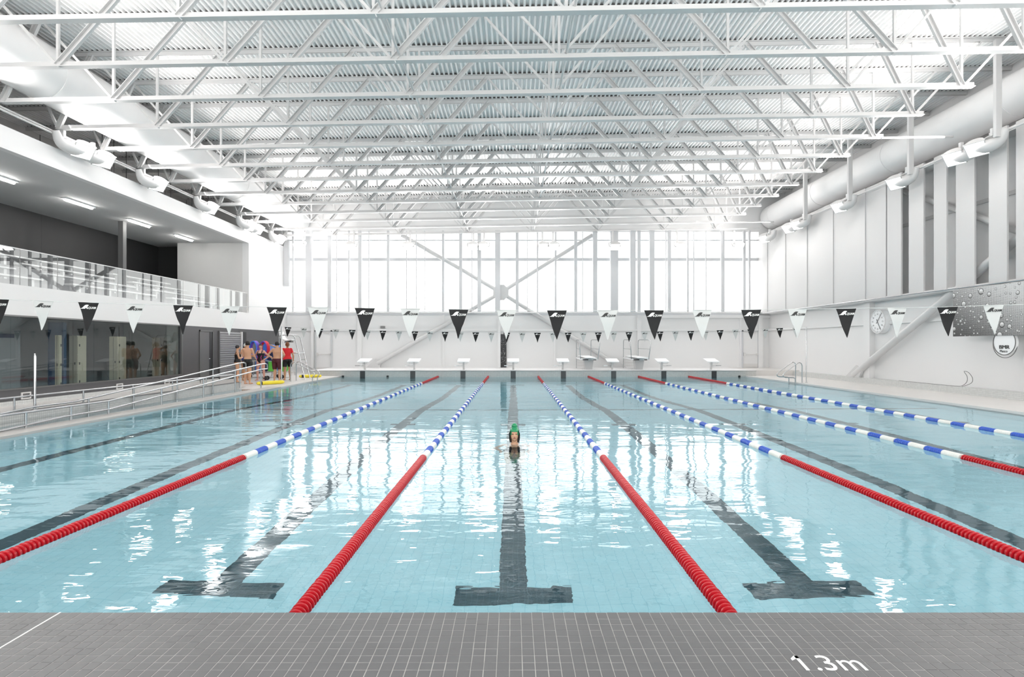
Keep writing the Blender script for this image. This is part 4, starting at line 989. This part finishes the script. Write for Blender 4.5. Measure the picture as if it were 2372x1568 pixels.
# ------------------------------------------------------------------ people
class Body:
    def __init__(s): s.mb = MB(); s.bones = []
    def ell(s, c, r, rot=None, n=12, m=8):
        mb = s.mb; b = len(mb.v); c = Vector(c)
        rm = Euler(rot).to_matrix() if rot else Matrix.Identity(3)
        for i in range(1, m):
            ph = math.pi*i/m
            for k in range(n):
                th = 2*math.pi*k/n
                mb.v.append(tuple(c+rm @ Vector((r[0]*math.sin(ph)*math.cos(th), r[1]*math.sin(ph)*math.sin(th), r[2]*math.cos(ph)))))
        top = len(mb.v); mb.v.append(tuple(c+rm @ Vector((0, 0, r[2])))); bot = len(mb.v); mb.v.append(tuple(c-rm @ Vector((0, 0, r[2]))))
        for i in range(m-2):
            for k in range(n): mb.f.append((b+i*n+k, b+(i+1)*n+k, b+(i+1)*n+(k+1) % n, b+i*n+(k+1) % n))
        for k in range(n): mb.f.append((top, b+k, b+(k+1) % n)); mb.f.append((bot, b+(m-2)*n+(k+1) % n, b+(m-2)*n+k))
    def limb(s, p, q, r0, r1, tag_=None, n=12, bulge=0):
        p = Vector(p); q = Vector(q); d = (q-p).normalized(); pts = []; rs = []
        for a in (80, 50, 20): pts.append(p-d*r0*math.sin(R(a))); rs.append(r0*math.cos(R(a)))
        for i in range(6):
            t = i/5; pts.append(p.lerp(q, t)); rs.append(r0+(r1-r0)*t+bulge*math.sin(math.pi*min(1, t*1.4)))
        for a in (20, 50, 80): pts.append(q+d*r1*math.sin(R(a))); rs.append(r1*math.cos(R(a)))
        s.mb.tube(pts, rs, n)
        if tag_: s.bones.append((tag_, p, q, (r0+r1)/2))
    def loft(s, secs, n=20):
        mb = s.mb; rings = []
        for c, rx, ry in secs:
            rings.append(len(mb.v)); mb.v += [(c[0]+rx*math.cos(t), c[1]+ry*math.sin(t), c[2]) for t in (2*math.pi*k/n for k in range(n))]
        for A, B_ in zip(rings, rings[1:]): mb.f += [(A+k, A+(k+1) % n, B_+(k+1) % n, B_+k) for k in range(n)]
        mb.f.append(tuple(rings[0]+k for k in reversed(range(n)))); mb.f.append(tuple(rings[-1]+k for k in range(n)))
    def hand(s, w, d, side, curl=.5, L=.17):
        # w wrist, d direction; palm + 4 fingers + thumb
        w = Vector(w); d = Vector(d).normalized(); u = Vector((0, -1, 0)); 
        if abs(d.dot(u)) > .9: u = Vector((0, 0, 1))
        a = d.cross(u).normalized(); u = a.cross(d)
        s.limb(w, w+d*.045, .026, .030); s.limb(w+d*.03+u*.018, w+d*.075+u*.020, .018, .016); s.limb(w+d*.03-u*.018, w+d*.075-u*.020, .018, .016)
        for i, (o, l) in enumerate(((-.030, .055), (-.011, .068), (.009, .075), (.028, .068))):
            b = w+d*.08+u*o; m = b+d*l*.55+a*side*curl*.02; e = m+(d*(1-curl*.7)+a*side*curl).normalized()*l*.5
            s.limb(b, m, .0095, .009, n=8); s.limb(m, e, .009, .0078, n=8)
        b = w+d*.03+u*.03; m = b+(d*.6+u*.7).normalized()*.035; s.limb(b, m, .013, .011, n=8); s.limb(m, m+(d*.9+u*.2).normalized()*.028, .0105, .009, n=8)
def person(label, loc, rz, H, skin, arms, female=False, heavy=1.0, head_yaw=0, hair=None, haircol=HAIRD, cap=None, clothes=(), stance=.11, face=True, tail=False, lean=0):
    k = H/1.72; b = Body(); f = female
    w = heavy
    sh = .165 if f else .19; hipw = .168 if f else .155
    b.loft([((0, 0, .83), .05, .05), ((0, 0, .87), hipw*.80*w, .095*w), ((0, .005, .93), hipw*1.04*w, .125*w), ((0, .003, 1.0), hipw*.98*w, .118*w), ((0, -.004, 1.09), (.125 if f else .142)*w, .10*w), ((0, -.004, 1.17), (.13 if f else .152)*w, .102*w),
            ((0, 0, 1.27), (.148 if f else .172)*w, .112*w), ((0, .004, 1.35), sh*.93, .098), ((0, .008, 1.405), sh*.80, .078), ((0, .012, 1.44), .075, .062), ((0, .012, 1.47), .055, .055)])
    b.bones.append(('torso', Vector((0, 0, .86)), Vector((0, 0, 1.42)), .14))
    if f:
        for s in (-1, 1): b.ell((s*.07, -.085, 1.255), (.062, .055, .06))
    for s in (-1, 1): b.ell((s*.075, .065, .90), (.085, .075, .085))
    b.limb((0, .012, 1.43), (0, -.002, 1.55), .056, .052, 'neck')
    hc = Vector((0, -.012, 1.615)); hr = Matrix.Rotation(head_yaw, 3, 'Z')
    def hp(v): return hc+hr @ Vector(v)
    b.ell(hp((0, .012, .022)), (.074, .092, .088)); b.ell(hp((0, -.022, -.035)), (.058, .068, .078)); b.ell(hp((0, -.045, -.085)), (.030, .035, .026))
    b.limb(hp((0, -.092, -.005)), hp((0, -.105, -.030)), .009, .014, n=8); b.ell(hp((0, -.085, -.058)), (.022, .012, .008))
    for s in (-1, 1): b.ell(hp((s*.075, .01, -.02)), (.010, .018, .030)); b.ell(hp((s*.028, -.082, .018)), (.022, .012, .008))
    b.bones.append(('head', hp((0, .01, -.05)), hp((0, .01, .05)), .08))
    for s in (-1, 1):
        b.ell((s*sh*.93, .006, 1.385), (.058, .058, .062))
        el, wr_, hd = arms[0 if s < 0 else 1]; S = (s*sh, .006, 1.385)
        b.limb(S, el, .048 if not f else .043, .037, 'uarm%d' % s, bulge=.004); b.limb(el, wr_, .038, .025, 'farm%d' % s, bulge=.005)
        b.hand(wr_, hd, s); b.bones.append(('hand%d' % s, Vector(wr_), Vector(wr_)+Vector(hd).normalized()*.17, .032))
        hip = (s*.088*w, .004, .88); kn = (s*stance, -.012, .485); an = (s*(stance+.01), .02, .085)
        b.limb(hip, kn, .088*w, .056, 'thigh%d' % s, bulge=.004); b.limb(kn, an, .055, .034, 'shin%d' % s, bulge=.010)
        b.limb((s*(stance+.01), .035, .035), (s*(stance+.022), -.10, .028), .034, .030); b.limb((s*(stance+.022), -.10, .024), (s*(stance+.026), -.155, .016), .030, .016)
        for i in range(4): b.limb((s*(stance+.006+.013*i), -.15, .015), (s*(stance+.008+.014*i), -.175+.005*i, .012), .010, .008, n=6)
    me = b.mb.mesh('body'); o = bpy.data.objects.new('tmp', me); COL.objects.link(o)
    rm = o.modifiers.new('r', 'REMESH'); rm.mode = 'VOXEL'; rm.voxel_size = .0085; rm.use_smooth_shade = True
    sm = o.modifiers.new('s', 'SMOOTH'); sm.iterations = 3; sm.factor = .45
    bpy.context.view_layer.update()
    bme = bpy.data.meshes.new_from_object(o.evaluated_get(bpy.context.evaluated_depsgraph_get())); COL.objects.unlink(o); bpy.data.objects.remove(o)
    bme.materials.clear(); bme.materials.append(skin)
    root = bpy.data.objects.new('person', bme); COL.objects.link(root); root.location = loc; root.rotation_euler = (0, 0, rz); root.scale = (k, k, k)
    tag(root, label, 'person', None)
    # region lookup
    def region(co):
        best = None
        for n_, p, q, r in b.bones:
            d = q-p; t = max(0, min(1, (co-p).dot(d)/d.length_squared)); dist = (co-(p+d*t)).length/r
            if best is None or dist < best[0]: best = (dist, n_, t)
        return best[1], best[2]
    regs = [region(v.co) for v in bme.vertices]; norms = [v.normal.copy() for v in bme.vertices]; cos = [v.co.copy() for v in bme.vertices]
    def garment(name, m, pred, off=.006, flare=None, lab=None):
        keep = [pred(regs[i], cos[i], hr.inverted() @ (cos[i]-hc)) for i in range(len(cos))]
        idx = {}; mb = MB()
        for p in bme.polygons:
            if all(keep[i] for i in p.vertices):
                fc = []
                for i in p.vertices:
                    if i not in idx:
                        idx[i] = len(mb.v); c = cos[i]+norms[i]*off
                        if flare: c = flare(c, regs[i])
                        mb.v.append(tuple(c))
                    fc.append(idx[i])
                mb.f.append(tuple(fc))
        if not mb.f: return
        g = mb.mesh(name); g.materials.append(m)
        for p in g.polygons: p.use_smooth = True
        go = link_mesh(name, g, root); sd = go.modifiers.new('t', 'SOLIDIFY'); sd.thickness = .006; sd.offset = -1
        if lab: go['label'] = lab
        return go
    for c in clothes:
        if c == 'suit_black' or c == 'suit_blue':
            def pr(r, co, h):
                if r[0] == 'torso' or r[0].startswith('thigh') and co.z > .84:
                    if co.z > 1.30: return abs(abs(co.x)-.095) < .022 and co.z < 1.45
                    if co.z > 1.20 and co.y > .03: return co.z < 1.20+.10*abs(co.x)/.1
                    if co.z < .93: return co.z > .84+ (abs(co.x)-.02)*.75
                    return True
                return False
            garment('swimsuit', SUITB if c == 'suit_black' else SUITBL, pr)
        if c == 'stripes':
            garment('stripe', MAG, lambda r, co, h: r[0] == 'torso' and co.y < .05 and .97 < co.z < 1.20 and abs(abs(co.x)-(.07+.28*abs(co.z-1.10))) < .014, .014)
        if c in ('trunks_black', 'trunks_maroon', 'shorts_black'):
            zl = {'trunks_black': .66, 'trunks_maroon': .54, 'shorts_black': .60}[c]
            garment('trunks', MAROON if c == 'trunks_maroon' else SUITB, lambda r, co, h, zl=zl: (r[0] == 'torso' or r[0].startswith('thigh')) and zl < co.z < 1.0, .012,
                    lambda q, r, zl=zl: Vector((q.x*(1+.10*max(0, (1.0-q.z)/.4)), q.y*(1+.30*max(0, (1.0-q.z)/.4)), q.z)))
        if c == 'shirt_red':
            garment('shirt', REDSH, lambda r, co, h: (r[0] == 'torso' and co.z > .90 or r[0].startswith('uarm') and r[1] < .5) and co.z < 1.45, .016)
    if cap:
        garment('swim_cap', cap, lambda r, co, h: r[0] == 'head' and h.z > -.015 - (.0 if h.y < -.03 else .02) and not (h.y < -.055 and h.z < .035), .006)
    elif hair:
        garment('hair', haircol, lambda r, co, h: r[0] == 'head' and (h.z > .045 or (h.y > .0 and h.z > (-.06 if hair == 'short' else -.10)) ) and not (h.y < -.05 and h.z < .05), .012)
        if hair == 'short_front': pass
        if tail:
            q = [hp((0, .09, .02)), hp((0, .13, -.01)), hp((.01, .13, -.08)), hp((.015, .11, -.15))]
            link_mesh('ponytail', (lambda mbx: (mbx.mesh('ponytail')))(MB().tube(q, [.03, .034, .026, .008], 10)), root).data.materials.append(haircol)
    if face:
        e = MB(); bb = Body()
        for s in (-1, 1): bb.ell(hp((s*.029, -.083, .006)), (.011, .008, .006))
        link_mesh('eyes', bb.mb.mesh('eyes'), root).data.materials.append(mat('eye_dark', (.03, .02, .02), .3) if 'eye_dark' not in MATS else MATS['eye_dark'])
        bb = Body(); bb.ell(hp((0, -.093, -.058)), (.022, .007, .007))
        link_mesh('lips', bb.mb.mesh('lips'), root).data.materials.append(mat('lip_red', hexc('A8554F'), .4) if 'lip_red' not in MATS else MATS['lip_red'])
    return root
def down(s): return ((s*.26, .03, 1.10), (s*.27, -.03, .86), (0, -.1, -1))
def hipsy(s): return ((s*.36, .08, 1.15), (s*.20, -.02, 1.0), (-s*.6, -.5, -.5))
def fold(s): return ((s*.24, -.06, 1.12), (-s*.04, -.20, 1.14), (-s*1, .1, .05))
def chin(s): return ((s*.20, -.12, 1.12), (s*.06, -.16, 1.36), (-s*.2, -.1, 1))
def point(s): return ((s*.42, -.14, 1.48), (s*.60, -.30, 1.58), (s*.7, -.6, .25))
# local frame: person faces -Y (towards the camera) at rz = 0; left arm entry is the -X side
person('woman in black swimsuit and black cap holding her chin, leftmost bather', (-11.32, 22.9, ZS), R(118), 1.53, SKIN[0], (fold(-1), chin(1)), True, 1.12, 0, cap=mat('black_rubber', hexc('14141A'), .35), clothes=('suit_black',))
person('person in a blue swimsuit and silver cap standing behind the man in black trunks', (-11.62, 24.2, ZS), R(55), 1.60, SKIN[1], (down(-1), fold(1)), True, 1.05, R(15), cap=CAPS, clothes=('suit_blue',))
person('shirtless man in black trunks seen from behind', (-10.45, 21.95, ZS), R(172), 1.69, SKIN[0], (fold(-1), fold(1)), False, 1.0, R(20), hair='short', clothes=('trunks_black',), face=False, stance=.09)
person('woman in a black swimsuit with magenta stripes facing the pool, hands on hips', (-11.0, 24.3, ZS), R(-6), 1.56, SKIN[2], (hipsy(-1), hipsy(1)), True, 1.18, R(35), hair='short', clothes=('suit_black', 'stripes'), stance=.16)
person('shirtless man in long maroon trunks seen from behind, hands on hips', (-9.80, 23.15, ZS), R(176), 1.68, SKIN[0], (hipsy(-1), hipsy(1)), False, 1.12, 0, hair='short', clothes=('trunks_maroon',), face=False, stance=.10)
person('lifeguard in red shirt and black shorts pointing to the left', (-9.92, 24.5, ZS), R(-140), 1.66, SKIN[1], (down(-1), point(1)), True, 1.05, R(0), hair='long', haircol=HAIRB, clothes=('shirt_red', 'shorts_black'), tail=True, face=False)
# swimmer: only head, shoulders and arms break or near the surface
def swimmer():
    arms = (((-.30, -.22, 1.335), (-.20, -.46, 1.30), (-.2, -1, -.1)), ((.30, -.22, 1.335), (.20, -.46, 1.30), (.2, -1, -.1)))
    s = person('swimmer in a green cap coming towards the camera in the middle lane', (.02, 8.92, -1.45), 0, 1.72, SKIN[0], arms, True, 1.0, 0, cap=CAPG, clothes=('suit_black',))
    bb = Body(); bb.ell((0, .03, 1.735), (.046, .05, .042), n=20, m=14); bb.limb((0, .03, 1.69), (0, .03, 1.725), .062, .046, n=20)
    cbn = link_mesh('cap_bun', bb.mb.mesh('cap_bun'), s); cbn.data.materials.append(CAPG)
    for p in cbn.data.polygons: p.use_smooth = True
    for side in (-1, 1):
        MB().tube([(side*.060, -.055, 1.665), (side*.074, -.035, 1.62), (side*.070, -.02, 1.55), (side*.06, -.02, 1.48)], [.008, .014, .018, .016], 10).build('hair_lock', HAIRD, s, True)
    return s
swimmer()
print('objects', len(bpy.data.objects))
